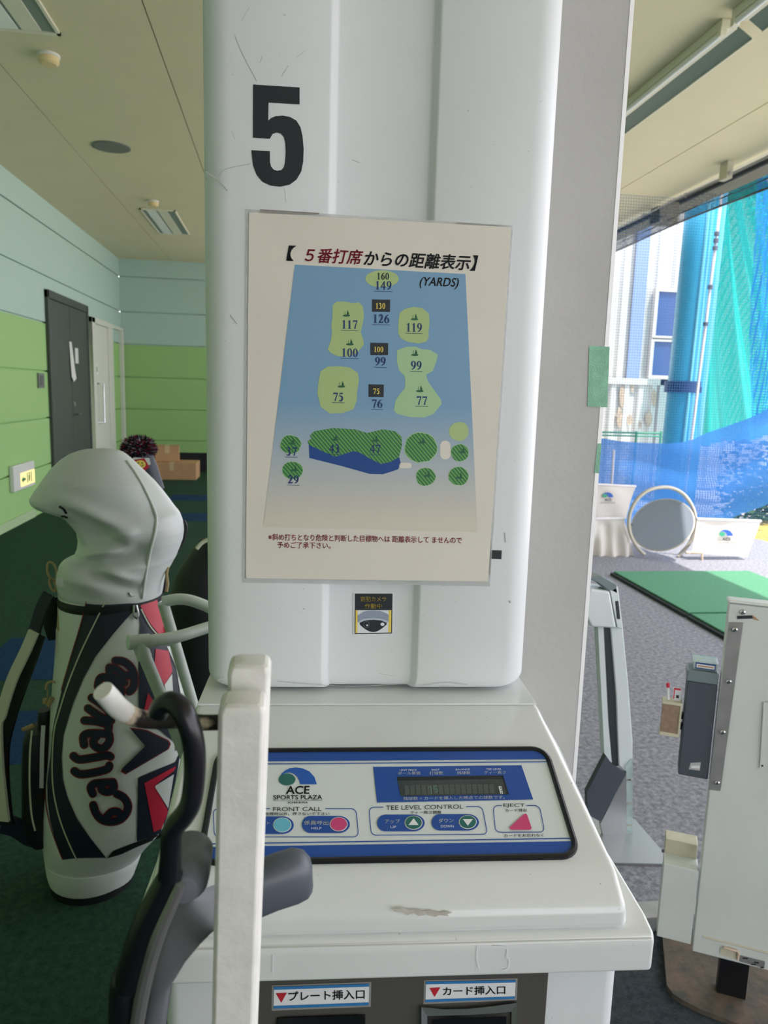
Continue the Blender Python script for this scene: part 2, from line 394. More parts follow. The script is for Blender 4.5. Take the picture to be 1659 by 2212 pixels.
# text from the built-in letters, as flat outlines fitted between three photo points
TXT = {}
def glyphs(s, res=3):
    if s not in TXT:
        c = bpy.data.curves.new('lettering', 'FONT'); c.body = s; c.size = 1.0; c.resolution_u = res
        o = bpy.data.objects.new('lettering', c); COL.objects.link(o); bpy.context.view_layer.update()
        me = bpy.data.meshes.new_from_object(o.evaluated_get(bpy.context.evaluated_depsgraph_get()))
        vs = np.array([v.co[:2] for v in me.vertices]); fs = [tuple(p.vertices) for p in me.polygons]
        bpy.data.objects.remove(o); bpy.data.curves.remove(c); bpy.data.meshes.remove(me)
        lo, hi = vs.min(0), vs.max(0); TXT[s] = ((vs-lo)/(hi-lo), fs, hi-lo)
    return TXT[s]
def text(mb, s, bl, br, tl, mapf, m, bold=0.0, shear=0.0):
    v, fs, size = glyphs(s); bl, br, tl = (np.array(p, float) for p in (bl, br, tl))
    offs = [(0, 0)]
    if bold: offs = [(bold*a/size[0], bold*b/size[1]) for a, b in ((1, 0), (-1, 0), (0, 1), (0, -1), (.7, .7), (-.7, .7), (.7, -.7), (-.7, -.7))]
    k = shear*size[1]/size[0]
    for dx, dy in offs:
        mb.add([mapf(*(bl+(br-bl)*((x+dx+k*y)/(1+k))+(tl-bl)*(y+dy))) for x, y in v], fs, m)
# bold serif numerals drawn stroke by stroke in a unit cell
def numerals(mb, s, x0, yb, x1, yt, mapf, m, slope=0.025, under=0.0, ux=0.0):
    n = len(s); cw = (x1-x0)/n; h = yb-yt
    def cell(i, fl=False):
        def g(u, v):
            if fl: u, v = 1-u, 1-v
            X = x0+cw*(i+0.05+0.92*u); return mapf(X, yb-h*v+slope*(X-x0))
        return g
    for i, ch in enumerate(s):
        g = cell(i, ch == '9'); rb = lambda p, w: mb.ribbon(p, [a*1.3 for a in w], g, m, dense=5, round_ends=False)
        pl = lambda p: mb.poly(p, g, m)
        def ring(cx, cy, rx, ry, ix, iy):
            a = ell(cx, cy, rx, ry, 28); b = ell(cx, cy, ix, iy, 28); vs = [g(*p) for p in a]+[g(*p) for p in b]
            mb.add(vs, [(k, (k+1) % 28, 28+(k+1) % 28, 28+k) for k in range(28)], m)
        if ch == '0': ring(.5, .5, .48, .51, .17, .44)
        elif ch == '1':
            pl([(.34, .04), (.66, .04), (.66, 1), (.55, 1), (.18, .86), (.18, .80), (.34, .84)]); pl([(.16, 0), (.86, 0), (.86, .05), (.16, .05)])
        elif ch == '2': rb([(.1, .7), (.2, .88), (.45, .93), (.68, .8), (.66, .6), (.45, .36), (.2, .12)], [.05, .14, .14, .24, .26, .16, .1]); pl([(.04, 0), (.86, 0), (.95, .28), (.9, .28), (.8, .17), (.14, .17), (.04, .05)])
        elif ch == '3': rb([(.1, .74), (.22, .91), (.45, .94), (.62, .8), (.56, .62), (.36, .52)], [.05, .1, .12, .24, .2, .06]); rb([(.36, .54), (.6, .48), (.7, .3), (.58, .1), (.3, .03), (.1, .08)], [.06, .18, .27, .2, .08, .14])
        elif ch == '4': pl([(.54, 0), (.78, 0), (.78, 1), (.68, 1), (.54, .8)]); pl([(.02, .25), (.97, .25), (.97, .38), (.02, .38)]); rb([(.7, .96), (.06, .33)], [.09, .09])
        elif ch == '5': pl([(.24, 1), (.86, 1), (.8, .84), (.24, .84)]); rb([(.25, .95), (.17, .56)], [.06, .06]); rb([(.15, .58), (.4, .6), (.66, .47), (.7, .28), (.55, .1), (.3, .03), (.1, .08)], [.05, .12, .22, .27, .2, .08, .14])
        elif ch in '69': ring(.5, .32, .48, .33, .17, .26); rb([(.86, .97), (.52, .86), (.26, .62), (.17, .32)], [.04, .12, .22, .25])
        elif ch == '7': pl([(.06, .72), (.1, .72), (.18, .83), (.96, .83), (.96, 1), (.1, 1)]); rb([(.9, .88), (.62, .45), (.44, 0)], [.1, .14, .2])
    if under: mb.ribbon([(x0-ux, yb+under), (x1+ux, yb+under+slope*(x1-x0))], h*0.055, mapf, m, 0, False)

def emblem(mb, org, ux, uy, mapf, blue='logo_blue', green='logo_green', words=True):
    """the plaza's mark: a blue arch curling over a green ball"""
    def q(x, y): return mapf(*(np.array(org)+np.array(ux)*x+np.array(uy)*y))
    E_ = lambda L: [((x-757)/340.0, (402-y)/340.0) for x, y in L]
    outer = E_([(768, 330), (782, 307), (810, 280), (850, 258), (910, 250), (970, 258), (1030, 285), (1075, 335), (1097, 400)])
    inner = E_([(948, 400), (941, 370), (922, 333), (895, 308), (855, 294), (815, 300), (785, 316)])
    mb.poly(outer+inner, q, blue)
    mb.poly(E_(ell(830, 357, 75, 53, 30)), q, green)

# ================================================================== SETTING
XW, YB, ZC = -2.48, 12.2, 3.23
def st(o): o['kind'] = 'structure'; return o
m = MB(); m.add([(XW, -7, 0), (0.42, -7, 0), (0.42, YB, 0), (XW, YB, 0)], [(0, 1, 2, 3)], 'carpet_green')
tiles = [(-1.42, 3.42, -.86, 4.02), (-1.62, 2.62, -.78, 3.08), (-1.25, 7.6, -.6, 8.1), (-1.35, 9.0, -.55, 9.5), (-1.3, 5.2, -.9, 5.6)]
for a, b, c, d in tiles: m.add([(a, b, .0015), (c, b, .0015), (c, d, .0015), (a, d, .0015)], [(0, 1, 2, 3)], 'carpet_blue')
st(m.build('floor'))
m = MB(); m.add([(0.42, 1.62, 0), (4.75, 1.62, 0), (4.75, 6.75, 0), (0.42, 6.75, 0)], [(0, 1, 2, 3)], 'carpet_grey')
m.add([(0.42, -7, -.001), (4.75, -7, -.001), (4.75, 1.62, -.001), (0.42, 1.62, -.001)], [(0, 1, 2, 3)], 'carpet_shaded'); st(m.build('floor_bays'))
m = MB(); m.add([(-30, -30, -.05), (60, -30, -.05), (60, 80, -.05), (-30, 80, -.05)], [(0, 1, 2, 3)], 'gravel'); m.add([(4.78, 6.2, -.045), (7, 6.2, -.045), (7, 8.2, -.045), (4.78, 8.2, -.045)], [(0, 1, 2, 3)], 'grass_yellow'); st(m.build('ground'))

ZS = 1.35+0.570*1.078                           # where green paint meets mint
GZ = [z*1.0 for z in (0.487, 0.975, 1.463, ZS, 2.45, 2.97)]
def wall(name, p0, p1, nrm, ztop):
    m = MB(); zs = [0.0]
    cuts = [0.0]+GZ+[ztop]
    for i in range(len(cuts)-1):
        a, b = cuts[i]+(0.009 if i else 0), cuts[i+1]-(0.009 if i < len(cuts)-2 else 0)
        mt = 'wall_green' if b < ZS+.01 else 'wall_mint'
        A = [np.array(p0)+EZ*a, np.array(p1)+EZ*a, np.array(p1)+EZ*b, np.array(p0)+EZ*b]
        m.hexa([p-np.array(nrm)*0.06 for p in A], A, mt)
        if i: # groove back
            g = [np.array(p0)-np.array(nrm)*.028+EZ*(a-.02), np.array(p1)-np.array(nrm)*.028+EZ*(a-.02), np.array(p1)-np.array(nrm)*.028+EZ*(a+.002), np.array(p0)-np.array(nrm)*.028+EZ*(a+.002)]
            m.add(g, [(0, 1, 2, 3)], 'wall_green' if cuts[i] < ZS-.01 else 'wall_mint')
    return st(m.build(name))
wall('wall_left', (XW, YB+.06, 0), (XW, -7.0, 0), (1, 0, 0), ZC)
wall('wall_back', (XW, YB, 0), (0.9, YB, 0), (0, -1, 0), ZC)
m = MB(); m.box((XW, -7.0, 0), (XW+.016, 7.83, .085), 'baseboard_pale'); st(m.build('baseboard_left', bevel=.004))
m = MB(); m.box((XW+.02, YB-.05, 0), (0.9, YB-.001, .3), 'wall_dark'); st(m.build('baseboard_back'))
m = MB()
xs = [XW, -1.70, -.705, 1.0, 3.035, 3.64]
for a, b in zip(xs[:-1], xs[1:]):
    m.box((a+(.004 if a > XW else 0), -7.0, ZC), (b-.004, 12.4, ZC+.08), 'ceiling_cream')
    m.box((b-.012, -7.0, ZC+.006), (b+.012, 12.4, ZC+.05), 'joint_grey')
st(m.build('ceiling'))

m = MB(); m.box((XW, -2.0, 0), (.35, -1.9, ZC), 'pillar_grey'); st(m.build('rear_light_block'))  # unseen wall added behind the camera to block light from there
# doors on the left wall
def onwall(px, py): p = onx(px, py, XW); return float(p[1]), float(p[2])
ya, za = onwall(95, 628); yb, zb = onwall(184, 659); zt = (za+zb)/2
D = thing('door_1', 'dark grey double door in the green and mint left wall', 'door', (XW, (ya+yb)/2, 0)); D['kind'] = 'structure'
m = MB(); w = .05
m.box((XW, ya, 0), (XW+.035, ya+w, zt), 'door_dark'); m.box((XW, yb-w, 0), (XW+.035, yb, zt), 'door_dark'); m.box((XW, ya, zt-w*1.6), (XW+.035, yb, zt), 'door_dark'); m.build('frame', D, bevel=.004)
ym = (ya+yb)/2
for a, b in ((ya+w, ym-.006), (ym+.006, yb-w)):
    m = MB(); m.box((XW-.01, a, .01), (XW+.024, b, zt-w*1.6-.005), 'door_dark'); lf = m.build('door_leaf', D, bevel=.003)
    for z in (.35, 1.1, 1.85):
        h = MB(); y = a-.006 if a < ym-.3 else b+.006
        h.box((XW+.02, y-.018, z-.06), (XW+.042, y+.018, z+.06), 'steel_dark'); h.build('hinge', lf, bevel=.004)
    if a > ym-.1:
        h = MB(); h.lathe((XW+.024, a+.06, .98), [(.028, 0), (.028, .008), (.011, .01), (.011, .05), (.0, .05)], 'steel_dark', 20, 'x')
        h.tube([(XW+.07, a+.06, .98), (XW+.07, a+.19, .98)], .01, 'steel_dark'); h.build('lever_handle', lf)
        h = MB(); h.lathe((XW+.024, a+.05, 1.1), [(.026, 0), (.026, .012), (0, .014)], 'silver', 20, 'x'); h.build('lock_cylinder', lf)
        h = MB(); h.box((XW+.024, a+.17, 1.58), (XW+.03, a+.30, 1.76), 'box_white'); h.build('door_notice', lf)
h = MB(); h.add([(XW+.03, ym-.07, 1.82), (XW+.03, ym+.03, 1.82), (XW+.05, ym+.06, 1.5), (XW+.06, ym+.07, 1.4), (XW+.05, ym, 1.36), (XW+.04, ym-.05, 1.42)], [(0, 1, 2, 3, 4, 5)], 'box_white')
h.add([(XW+.026, ym-.07, 1.82), (XW+.026, ym+.03, 1.82), (XW+.046, ym+.06, 1.5), (XW+.056, ym+.07, 1.4), (XW+.046, ym, 1.36), (XW+.036, ym-.05, 1.42)], [(5, 4, 3, 2, 1, 0)], 'box_white')
tag(h.build('paper_notice', loc=(XW+.03, ym, 1.5)), 'white paper notice hanging loose over the gap of the dark double door', 'notice')
y0, z0 = onwall(190, 683); y1, z1 = onwall(237, 711); y2, z2 = onwall(263, 716)
D = thing('door_2', 'white sliding door beside the dark double door, long pull handle', 'door', (XW, (y0+y1)/2, 0)); D['kind'] = 'structure'
m = MB(); zt = z0
m.box((XW, y0, 0), (XW+.05, y0+.16, zt), 'door_white'); m.box((XW, y0, zt-.07), (XW+.05, y1, zt), 'door_white'); m.box((XW, y1-.28, 0), (XW+.045, y1, zt-.07), 'door_white'); m.build('frame', D, bevel=.005)
m = MB(); m.box((XW-.005, y0+.16, .01), (XW+.02, y1-.28, zt-.07), 'door_white'); lf = m.build('door_leaf', D, bevel=.003)
h = MB(); yh = y0+.34
h.tube([(XW+.02, yh-.14, 1.35), (XW+.09, yh, 1.35), (XW+.09, yh, .83), (XW+.02, yh-.14, .83)], .014, 'chrome'); h.build('pull_handle', lf)
h = MB(); h.box((XW+.02, y0+.22, 1.47), (XW+.023, y0+.34, 1.60), 'sticker_white'); h.box((XW+.0225, y0+.26, 1.5), (XW+.0235, y0+.31, 1.57), 'sign_green'); h.build('door_sticker', lf)
m = MB(); m.box((XW, y1, zt-.05), (XW+.04, YB, zt), 'door_white'); m.box((XW, YB-.14, 0), (XW+.05, YB-.02, zt-.05), 'door_white'); st(m.build('trim_1', bevel=.004))
m = MB(); m.box((.43, 1.60, -.001), (1.7, 1.66, .045), 'steel'); st(m.build('trim_2', bevel=.004))

# ================================================================== THE BAY PILLAR, ITS CLADDING AND ITS NOTICES
m = MB(); fr = K
P = [(-.12, 1.0), (.366, 1.0), (.374, 1.008), (.374, 1.5), (-.12, 1.5)]
m.add([K(x, y, z) for z in (0, ZC) for x, y in P], [(i, (i+1) % 5, 5+(i+1) % 5, 5+i) for i in range(5)]+[(4, 3, 2, 1, 0), (5, 6, 7, 8, 9)], 'pillar_grey')
m.add([K(.366, .9995, 0), K(.3745, 1.0075, 0), K(.3745, 1.0075, ZC), K(.366, .9995, ZC)], [(0, 1, 2, 3)], 'chip_white')
o = m.build('pillar', loc=K(.12, 1.2, 0), rotz=KA); o['kind'] = 'structure'
COV = thing('pillar_cladding', 'white ribbed metal cladding on the bay pillar, bearing a big black number five', 'cladding', K(.053, .93, .985), KA)
def cover_profile():
    pr = [(-.148, .985)]
    pr += [(-.148+.032*(1-math.cos(R(a))), .912-.032*math.sin(R(a))) for a in range(0, 91, 10)]
    pr += [(-.0075, .88), (-.0045, .8808), (.0005, .8882), (.0035, .889), (.1045, .889), (.1075, .8882), (.1125, .8808), (.1155, .88)]
    pr += [(.254-.032+.032*math.sin(R(a)), .88+.032*(1-math.cos(R(a)))) for a in range(0, 91, 10)]
    pr += [(.254, .985)]
    return pr
def cov_loop(z, dx, dy):
    hw = .201
    return [K(.053+(x-.053)*(hw-dx)/hw, min(y+dy, .985), z) for x, y in cover_profile()]
m = MB(); loops = []
for k in range(0, 7):
    a = R(90*k/6); loops.append(cov_loop(.983+.017*(1-math.cos(a)), .017*(1-math.sin(a)), .007*(1-math.sin(a))))
loops.append(cov_loop(2.0, 0, 0)); loops.append(cov_loop(ZC, 0, 0))
m.loft(loops, 'cover_white', False, (False, False))
bl = loops[0]; m.add(bl+[K(.24, .985, .984), K(-.13, .985, .984)], [tuple(range(len(bl)+1, -1, -1))], 'cover_white')
m.build('cover_sheet', COV, sharp=60)
m = MB(); m.box((.2545, .955, .984), (.2675, .999, ZC), 'cover_white', K); m.build('edge_channel', COV, bevel=.003)
FN = -EY                                         # the way the pillar's front faces
def front(off): return lambda px, py: onp(px, py, K(0, .88-off, 0), EY)
m = MB(); z6 = lambda x, y: (420+x/2.86, y/2.86)
five = [(363, 522), (650, 540), (650, 644), (458, 633), (456, 745)]+[(475, 728), (500, 718), (545, 714), (590, 722), (630, 745), (655, 785), (668, 840), (675, 920), (672, 1000), (660, 1060), (630, 1110), (590, 1140), (530, 1153), (470, 1146), (420, 1122), (385, 1080), (362, 1020), (352, 928), (466, 933)]
five += [(467, 1000), (474, 1030), (490, 1048), (512, 1055), (538, 1050), (553, 1032), (560, 1005), (565, 940), (562, 880), (552, 845), (535, 825), (508, 818), (482, 828), (466, 857), (362, 850)]
m.poly([z6(*p) for p in five], front(.0006), 'ink_black'); o = m.build('number_five', COV); o['label'] = 'big black number five'
m = MB(); f_ = front(.0004)
for pts, w in (([z6(250, 220), z6(300, 340), z6(385, 500)], 1.2), ([z6(338, 45), z6(290, 130)], .9), ([z6(580, 405), z6(540, 470)], 1.1), ([z6(680, 318), z6(628, 356)], .8), ([z6(345, 1012), z6(190, 1045), z6(150, 1090)], 1.6), ([z6(420, 345), z6(405, 390)], 1.2), ([z6(70, 1060), z6(150, 1115), z6(205, 1180)], 1.8), ([z6(230, 810), z6(250, 862)], .8), ([z6(555, 1160), z6(566, 1250)], .8), ([(497, 680), (512, 700)], 2.2), ([(760, 345), (778, 352)], 1.6), ([(1090, 1150), (1092, 1172)], 2.5), ([(1100, 1297), (1103, 1302)], 3), ([(470, 1470), (485, 1463)], 1.5), ([(600, 1472), (740, 1482), (860, 1478)], 1.0), ([(905, 1482), (960, 1474), (1010, 1479)], 1.1), ([(820, 1455), (850, 1460)], .8)):
    m = MB(); m.ribbon(pts, w, f_, 'scuff', 4, False); m.build('scuff_mark', COV)
for pts in ([(562, 452), (690, 460), (688, 464), (560, 461)], [(985, 480), (1092, 488), (1092, 491), (985, 484)], [(529, 1228), (534, 1228), (533, 1250), (529, 1250)], [(1057, 1165), (1061, 1165), (1059, 1240), (1054, 1240)]):
    m = MB(); m.poly(pts, f_, 'residue'); m.build('adhesive_residue', COV)
m = MB(); m.poly([(1056, 1188), (1084, 1189), (1083, 1208), (1055, 1207)], front(.0005), 'tape_black')
tag(m.build('tape_strip', loc=K(.2, .879, 1.157), rotz=KA), 'short black tape strip at the right edge of the distance poster', 'tape')
def pillarfront(off): return lambda px, py: onp(px, py, K(0, 1.0-off, 0), EY)
m = MB(); m.poly([(1273, 747), (1317, 749), (1312, 880), (1269, 878)], pillarfront(.001), 'tape_green')
tag(m.build('tape_strip', loc=K(.36, .999, 1.45), rotz=KA), 'large green cloth tape strip on the grey pillar edge', 'tape')
m = MB(); m.poly([(1291, 958), (1299, 958), (1294, 1023), (1284, 1021)], pillarfront(.001), 'tape_green')
tag(m.build('tape_strip', loc=K(.36, .999, 1.3), rotz=KA), 'narrow torn green tape strip lower down the grey pillar edge', 'tape')

# the distance poster
POS = thing('distance_poster', 'laminated distance chart poster with blue range map on white cladding', 'poster', K(.053, .879, 1.12), KA)
lam = [Kof(front(0)(*q)) for q in ((532, 452), (1108, 487), (1058, 1266), (524, 1258))]
m = MB(); y_ = .8793
m.hexa([K(x, .8798, z) for x, _, z in lam], [K(x, .8790, z) for x, _, z in lam], 'laminate'); m.build('laminate_sheet', POS)
m = MB(); pap = [Kof(front(.001)(*q)) for q in ((538, 459), (1104, 491), (1054, 1256), (531, 1249))]
m.hexa([K(x, .8790, z) for x, _, z in pap], [K(x, .8785, z) for x, _, z in pap], 'paper')
zp = lambda x, y: (500+x/2.543, 430+y/2.543)
def pf(off): 
    g = front(off); return lambda x, y: g(*zp(x, y))
p1, p2, p3, p4 = pf(.0018), pf(.0020), pf(.0022), pf(.0024)
m.poly([(348, 360), (1285, 412), (1352, 1830), (175, 1800)], p1, 'print_sea')
m.poly(ell(827, 438, 92, 47), p2, 'print_green')
for pl, mt in (([(555, 585), (575, 565), (620, 562), (665, 572), (700, 568), (722, 590), (728, 640), (720, 690), (710, 730), (722, 765), (728, 800), (690, 845), (640, 868), (580, 862), (545, 845), (528, 825), (545, 780), (552, 735), (548, 690), (555, 640)], 'print_green'),
    ([(950, 605), (1000, 592), (1050, 600), (1085, 630), (1088, 680), (1082, 740), (1085, 760), (1070, 783), (1030, 793), (970, 785), (930, 765), (915, 735), (918, 660), (925, 625)], 'print_green'),
    ([(910, 830), (960, 812), (1010, 810), (1045, 825), (1090, 828), (1134, 855), (1125, 895), (1105, 945), (1070, 965), (1078, 1000), (1110, 1045), (1150, 1100), (1155, 1125), (1110, 1180), (1060, 1200), (980, 1198), (910, 1180), (892, 1160), (900, 1110), (925, 1070), (952, 1040), (955, 1000), (950, 970), (920, 940), (908, 890)], 'print_pale_green'),
    ([(490, 945), (530, 920), (590, 918), (650, 925), (695, 955), (700, 1000), (690, 1060), (688, 1110), (670, 1155), (610, 1175), (540, 1178), (490, 1140), (472, 1070), (478, 1000)], 'print_green'),
    ([(425, 1350), (510, 1390), (570, 1415), (620, 1400), (670, 1385), (700, 1390), (760, 1425), (820, 1455), (870, 1445), (922, 1418), (930, 1450), (915, 1485), (870, 1500), (830, 1512), (760, 1510), (600, 1465), (428, 1422)], 'print_pond'),
    ([(430, 1300), (455, 1275), (560, 1258), (680, 1265), (745, 1285), (830, 1265), (900, 1275), (935, 1305), (938, 1350), (920, 1420), (870, 1445), (820, 1455), (760, 1425), (700, 1390), (670, 1385), (620, 1400), (570, 1415), (510, 1390), (425, 1350), (418, 1330), (440, 1315)], 'print_hatched')):
    m.poly(pl, p2, mt)
rng = random.Random(2)
def blob(cx, cy, rx, ry): return [(cx+rx*(1+rng.uniform(-.05, .05))*math.cos(a*math.pi/9), cy+ry*(1+rng.uniform(-.05, .05))*math.sin(a*math.pi/9)) for a in range(18)]
for c in ((325, 1348, 56, 51), (335, 1490, 55, 48), (1040, 1365, 90, 81), (1255, 1394, 48, 48), (1067, 1525, 53, 50), (1248, 1522, 54, 51)):
    b = blob(*c); m.poly([(c[0]+(x-c[0])*1.05, c[1]+(y-c[1])*1.05) for x, y in b], p2, 'print_pale_green'); m.poly(b, pf(.0021), 'print_hatched')
m.poly(blob(1250, 1277, 54, 53), p2, 'print_green')
m.poly(rrect(1146, 1327, 1204, 1430, 28), p2, 'paper'); m.poly(rrect(920, 1449, 990, 1479, 14), p2, 'paper')
for x, y in ((632, 640), (1006, 660), (651, 798), (1007, 856), (604, 1030), (1035, 1055), (568, 1322), (790, 1328), (332, 1344), (344, 1490), (1046, 1338), (1267, 1391), (1077, 1521), (1252, 1531)):
    m.poly(ell(x, y, 21, 6, 16), pf(.0023), 'print_flag'); m.ribbon([(x+6, y), (x+7, y-28)], 4, pf(.0024), 'print_flag', 0, False); m.ribbon([(x-9, y), (x-8, y-24)], 2, pf(.0024), 'print_flag', 0, False)
    m.poly([(x+2, y-4), (x+14, y-4), (x+12, y-20), (x+4, y-20)], pf(.0024), 'print_flag')
for bx in ((772, 551, 872, 619), (763, 789, 861, 857), (753, 1017, 837, 1087)): m.poly([(bx[0], bx[1]), (bx[2], bx[1]+2), (bx[2]-1, bx[3]+1), (bx[0], bx[3])], p2, 'ink_black')
for s, a, b, c, d in (('130', 790, 602, 846, 570), ('100', 781, 840, 835, 810), ('75', 776, 1070, 816, 1040)): numerals(m, s, a, b, c, d, p3, 'yellow_ink')
numerals(m, '160', 797, 442, 867, 404, p3, 'ink_dark')
for s, a, b, c, d in (('149', 787, 497, 881, 449), ('126', 775, 680, 869, 632), ('117', 603, 712, 694, 664), ('119', 957, 728, 1048, 680), ('100', 602, 866, 696, 819), ('99', 787, 914, 849, 867), ('99', 984, 937, 1046, 889), ('75', 555, 1109, 618, 1063), ('76', 769, 1146, 831, 1100), ('77', 1014, 1129, 1077, 1083), ('43', 536, 1392, 597, 1346), ('47', 759, 1395, 821, 1348), ('37', 299, 1408, 361, 1362), ('29', 309, 1562, 371, 1517)):
    numerals(m, s, a, b, c, d, p3, 'print_navy', under=9, ux=3)
text(m, '【', (303, 338), (354, 340), (303, 255), p3, 'ink_black', .012, .12)
text(m, '５番打席', (400, 346), (722, 360), (404, 266), p3, 'print_red', .016, .2)
text(m, 'からの距離表示】', (724, 365), (1352, 394), (727, 282), p3, 'ink_black', .018, .2)
text(m, '(YARDS)', (1028, 489), (1253, 497), (1030, 427), p3, 'ink_dark', .012, .25)
text(m, '※斜め打ちとなり危険と判断した目標物へは 距離表示して ませんので', (203, 1874), (1266, 1893), (203, 1838), p3, 'print_red', .008)
text(m, '予めご了承下さい。', (252, 1917), (545, 1921), (252, 1882), p3, 'print_red', .008)
m.build('printed_chart', POS)

# security camera sticker
ST = thing('security_sticker', 'small black and yellow security camera sticker below the poster', 'sticker', K(.056, .885, 1.05), KA)
zc = lambda x, y: (740+x/11.85, 1265+y/11.85)
def cf(off):
    g = lambda px, py: onp(px, py, K(0, .889-off, 0), EY); return lambda x, y: g(*zc(x, y))
m = MB(); q = [Kof(cf(.0)(*p)) for p in ((275, 175), (1305, 185), (1270, 1255), (270, 1260))]
m.hexa([K(x, .8889, z) for x, _, z in q], [K(x, .8882, z) for x, _, z in q], 'sticker_white'); m.build('backing', ST)
m = MB(); m.poly([(318, 205), (1280, 207), (1265, 1225), (310, 1242)], cf(.0012), 'ink_black')
m.poly([(335, 628), (1250, 628), (1243, 1200), (330, 1215)], cf(.0014), 'sticker_white')
m.poly([(335, 632), (385, 632), (380, 1212), (330, 1215)], cf(.0016), 'yellow_ink'); m.poly([(1185, 632), (1250, 632), (1243, 1198), (1172, 1200)], cf(.0016), 'yellow_ink')
m.poly([(440, 930)]+[(440+685*k/12, 1000+190*math.sin(math.pi*k/12)) for k in range(13)]+[(1130, 930), (1000, 890), (800, 875), (600, 890)], cf(.0016), 'ink_black')
m.poly([(388, 760), (440, 740), (520, 675), (640, 645), (790, 640), (950, 648), (1060, 680), (1130, 715), (1180, 745), (1175, 930), (1120, 955), (1000, 895), (790, 875), (580, 890), (440, 950), (388, 925)], cf(.0018), 'print_cam')
m.poly([(400, 920), (520, 860), (680, 835), (880, 835), (1040, 860), (1160, 905), (1165, 925), (1120, 945), (1000, 895), (790, 872), (580, 890), (430, 945)], cf(.002), 'print_cam_pale')
m.poly(ell(612, 995, 74, 82), cf(.002), 'scuff'); m.poly(ell(612, 995, 70, 78), cf(.0021), 'ink_black'); m.poly(ell(630, 1017, 22, 24), cf(.0023), 'sticker_white'); m.poly(ell(1022, 990, 52, 43), cf(.0022), 'sticker_white')
text(m, '防犯カメラ', (470, 408), (1112, 408), (470, 280), cf(.0018), 'yellow_ink', .004)
text(m, '作動中', (570, 588), (1000, 588), (570, 462), cf(.0018), 'yellow_ink', .004); m.build('printed_face', ST)

# ================================================================== THE TEE CONTROL CONSOLE
CON = thing('tee_console', 'white moulded console with blue control panel below the ribbed pillar cladding', 'console', K(.065, .8, 0), KA)
m = MB()
prof = [(.995, .975), (.838, .975), (.820, .971), (.772, .9628), (.628, .9071), (.604, .885), (.601, .862), (.995, .862)]
XL = [-.155, -.155, -.155, -.155, -.156, -.156, -.156, -.155]; XR = [.262, .262, .2622, .2635, .282, .284, .285, .27]
n = len(prof)
m.add([K(XL[i], prof[i][0], prof[i][1]) for i in range(n)]+[K(XR[i], prof[i][0], prof[i][1]) for i in range(n)], [tuple(range(n)), tuple(range(2*n-1, n-1, -1))]+[(i, i+n, (i+1) % n+n, (i+1) % n) for i in range(n)], 'frp_cream')
m.build('housing', CON, bevel=.0085, seg=4, angle=16)
m = MB(); m.box((-.152, .848, .9752), (.2585, .985, .9778), 'frp_cream', K); m.build('top_ledge', CON, bevel=.001)
m = MB(); lo = [(.62, .8225), (.5965, .8225), (.5955, .8545), (.599, .8625), (.62, .866), (.99, .866), (.99, .8225)]; n = len(lo)
m.add([K(-.172, *p) for p in lo]+[K(.3085, *p) for p in lo], [tuple(range(n)), tuple(range(2*n-1, n-1, -1))]+[(i, i+n, (i+1) % n+n, (i+1) % n) for i in range(n)], 'frp_cream')
m.build('lip', CON, bevel=.005, seg=3, angle=20)
m = MB(); m.box((-.1445, .618, .0), (.287, .99, .8225), 'body_white', K); m.build('lower_body', CON, bevel=.014, seg=4)
m = MB(); m.poly([(843, 1962), (858, 1964), (872, 1961), (884, 1966), (900, 1964), (915, 1968), (932, 1966), (950, 1971), (962, 1968), (978, 1971), (966, 1975), (970, 1979), (948, 1977), (940, 1981), (920, 1976), (905, 1979), (893, 1973), (880, 1977), (868, 1971), (852, 1969)], lambda px, py: onp(px, py, K(0, .6035, 0), EY), 'worn_paint'); m.build('worn_patch', CON)
lf_ = lambda px, py: onp(px, py, K(0, .5948, 0), EY)
for pts in ([(1032, 2044), (1030, 2070), (1036, 2094)], [(1066, 2044), (1095, 2048), (1094, 2066), (1100, 2074), (1098, 2092), (1088, 2096)], [(590, 2062), (589, 2104)]):
    m = MB(); m.ribbon(pts, 2.6, lf_, 'white_ink', 4, False); m.build('crack_line', CON)
SN = np.array(EZ-EY*.387); SN = SN/np.linalg.norm(SN); SO = K(0, .77, .962)
def slope(off): return lambda px, py: onp(px, py, SO, SN, off)
SU = EX; SV = EY*1.0+EZ*.387; SV = SV/np.linalg.norm(SV)
def sl(u, v, off=0.0): return SO+SU*u+SV*v+SN*off
v0, v1 = -.139, -.0065
out = rrect(-.1145, v0, .2465, v1, .017, 6)
m = MB(); m.poly(out, lambda u, v: sl(u, v, .0012), 'panel_white'); PAN = m.build('control_panel', CON)
m = MB()
P_ = [sl(u, v, .001) for u, v in out]; m.tube(P_+[P_[0]], .0033, 'black_rubber', 8, (False, False)); m.build('gasket', PAN)
m = MB(); s1, s2, s3 = slope(.0018), slope(.0021), slope(.0024)
def clip_band(va, vb): # part of the panel between two heights
    L = []
    for u, v in out: L.append((min(max(u, -.113), .245), min(max(v, va), vb)))
    r = []
    for p in L:
        if not r or abs(p[0]-r[-1][0])+abs(p[1]-r[-1][1]) > 1e-6: r.append(p)
    return r
S_ = lambda px, py: ((lambda d: (float(d@SU), float(d@SV)))(slope(0)(px, py)-SO))
vt = S_(650, 1646.5)[1]; vl = S_(650, 1652)[1]; vb = S_(650, 1829)[1]; vbl = S_(650, 1822.5)[1]; vbw = S_(650, 1859)[1]
m.poly(clip_band(vt, v1-.0015), lambda u, v: sl(u, v, .0018), 'panel_blue'); m.poly(clip_band(v0+.0015, vb), lambda u, v: sl(u, v, .0018), 'panel_blue')
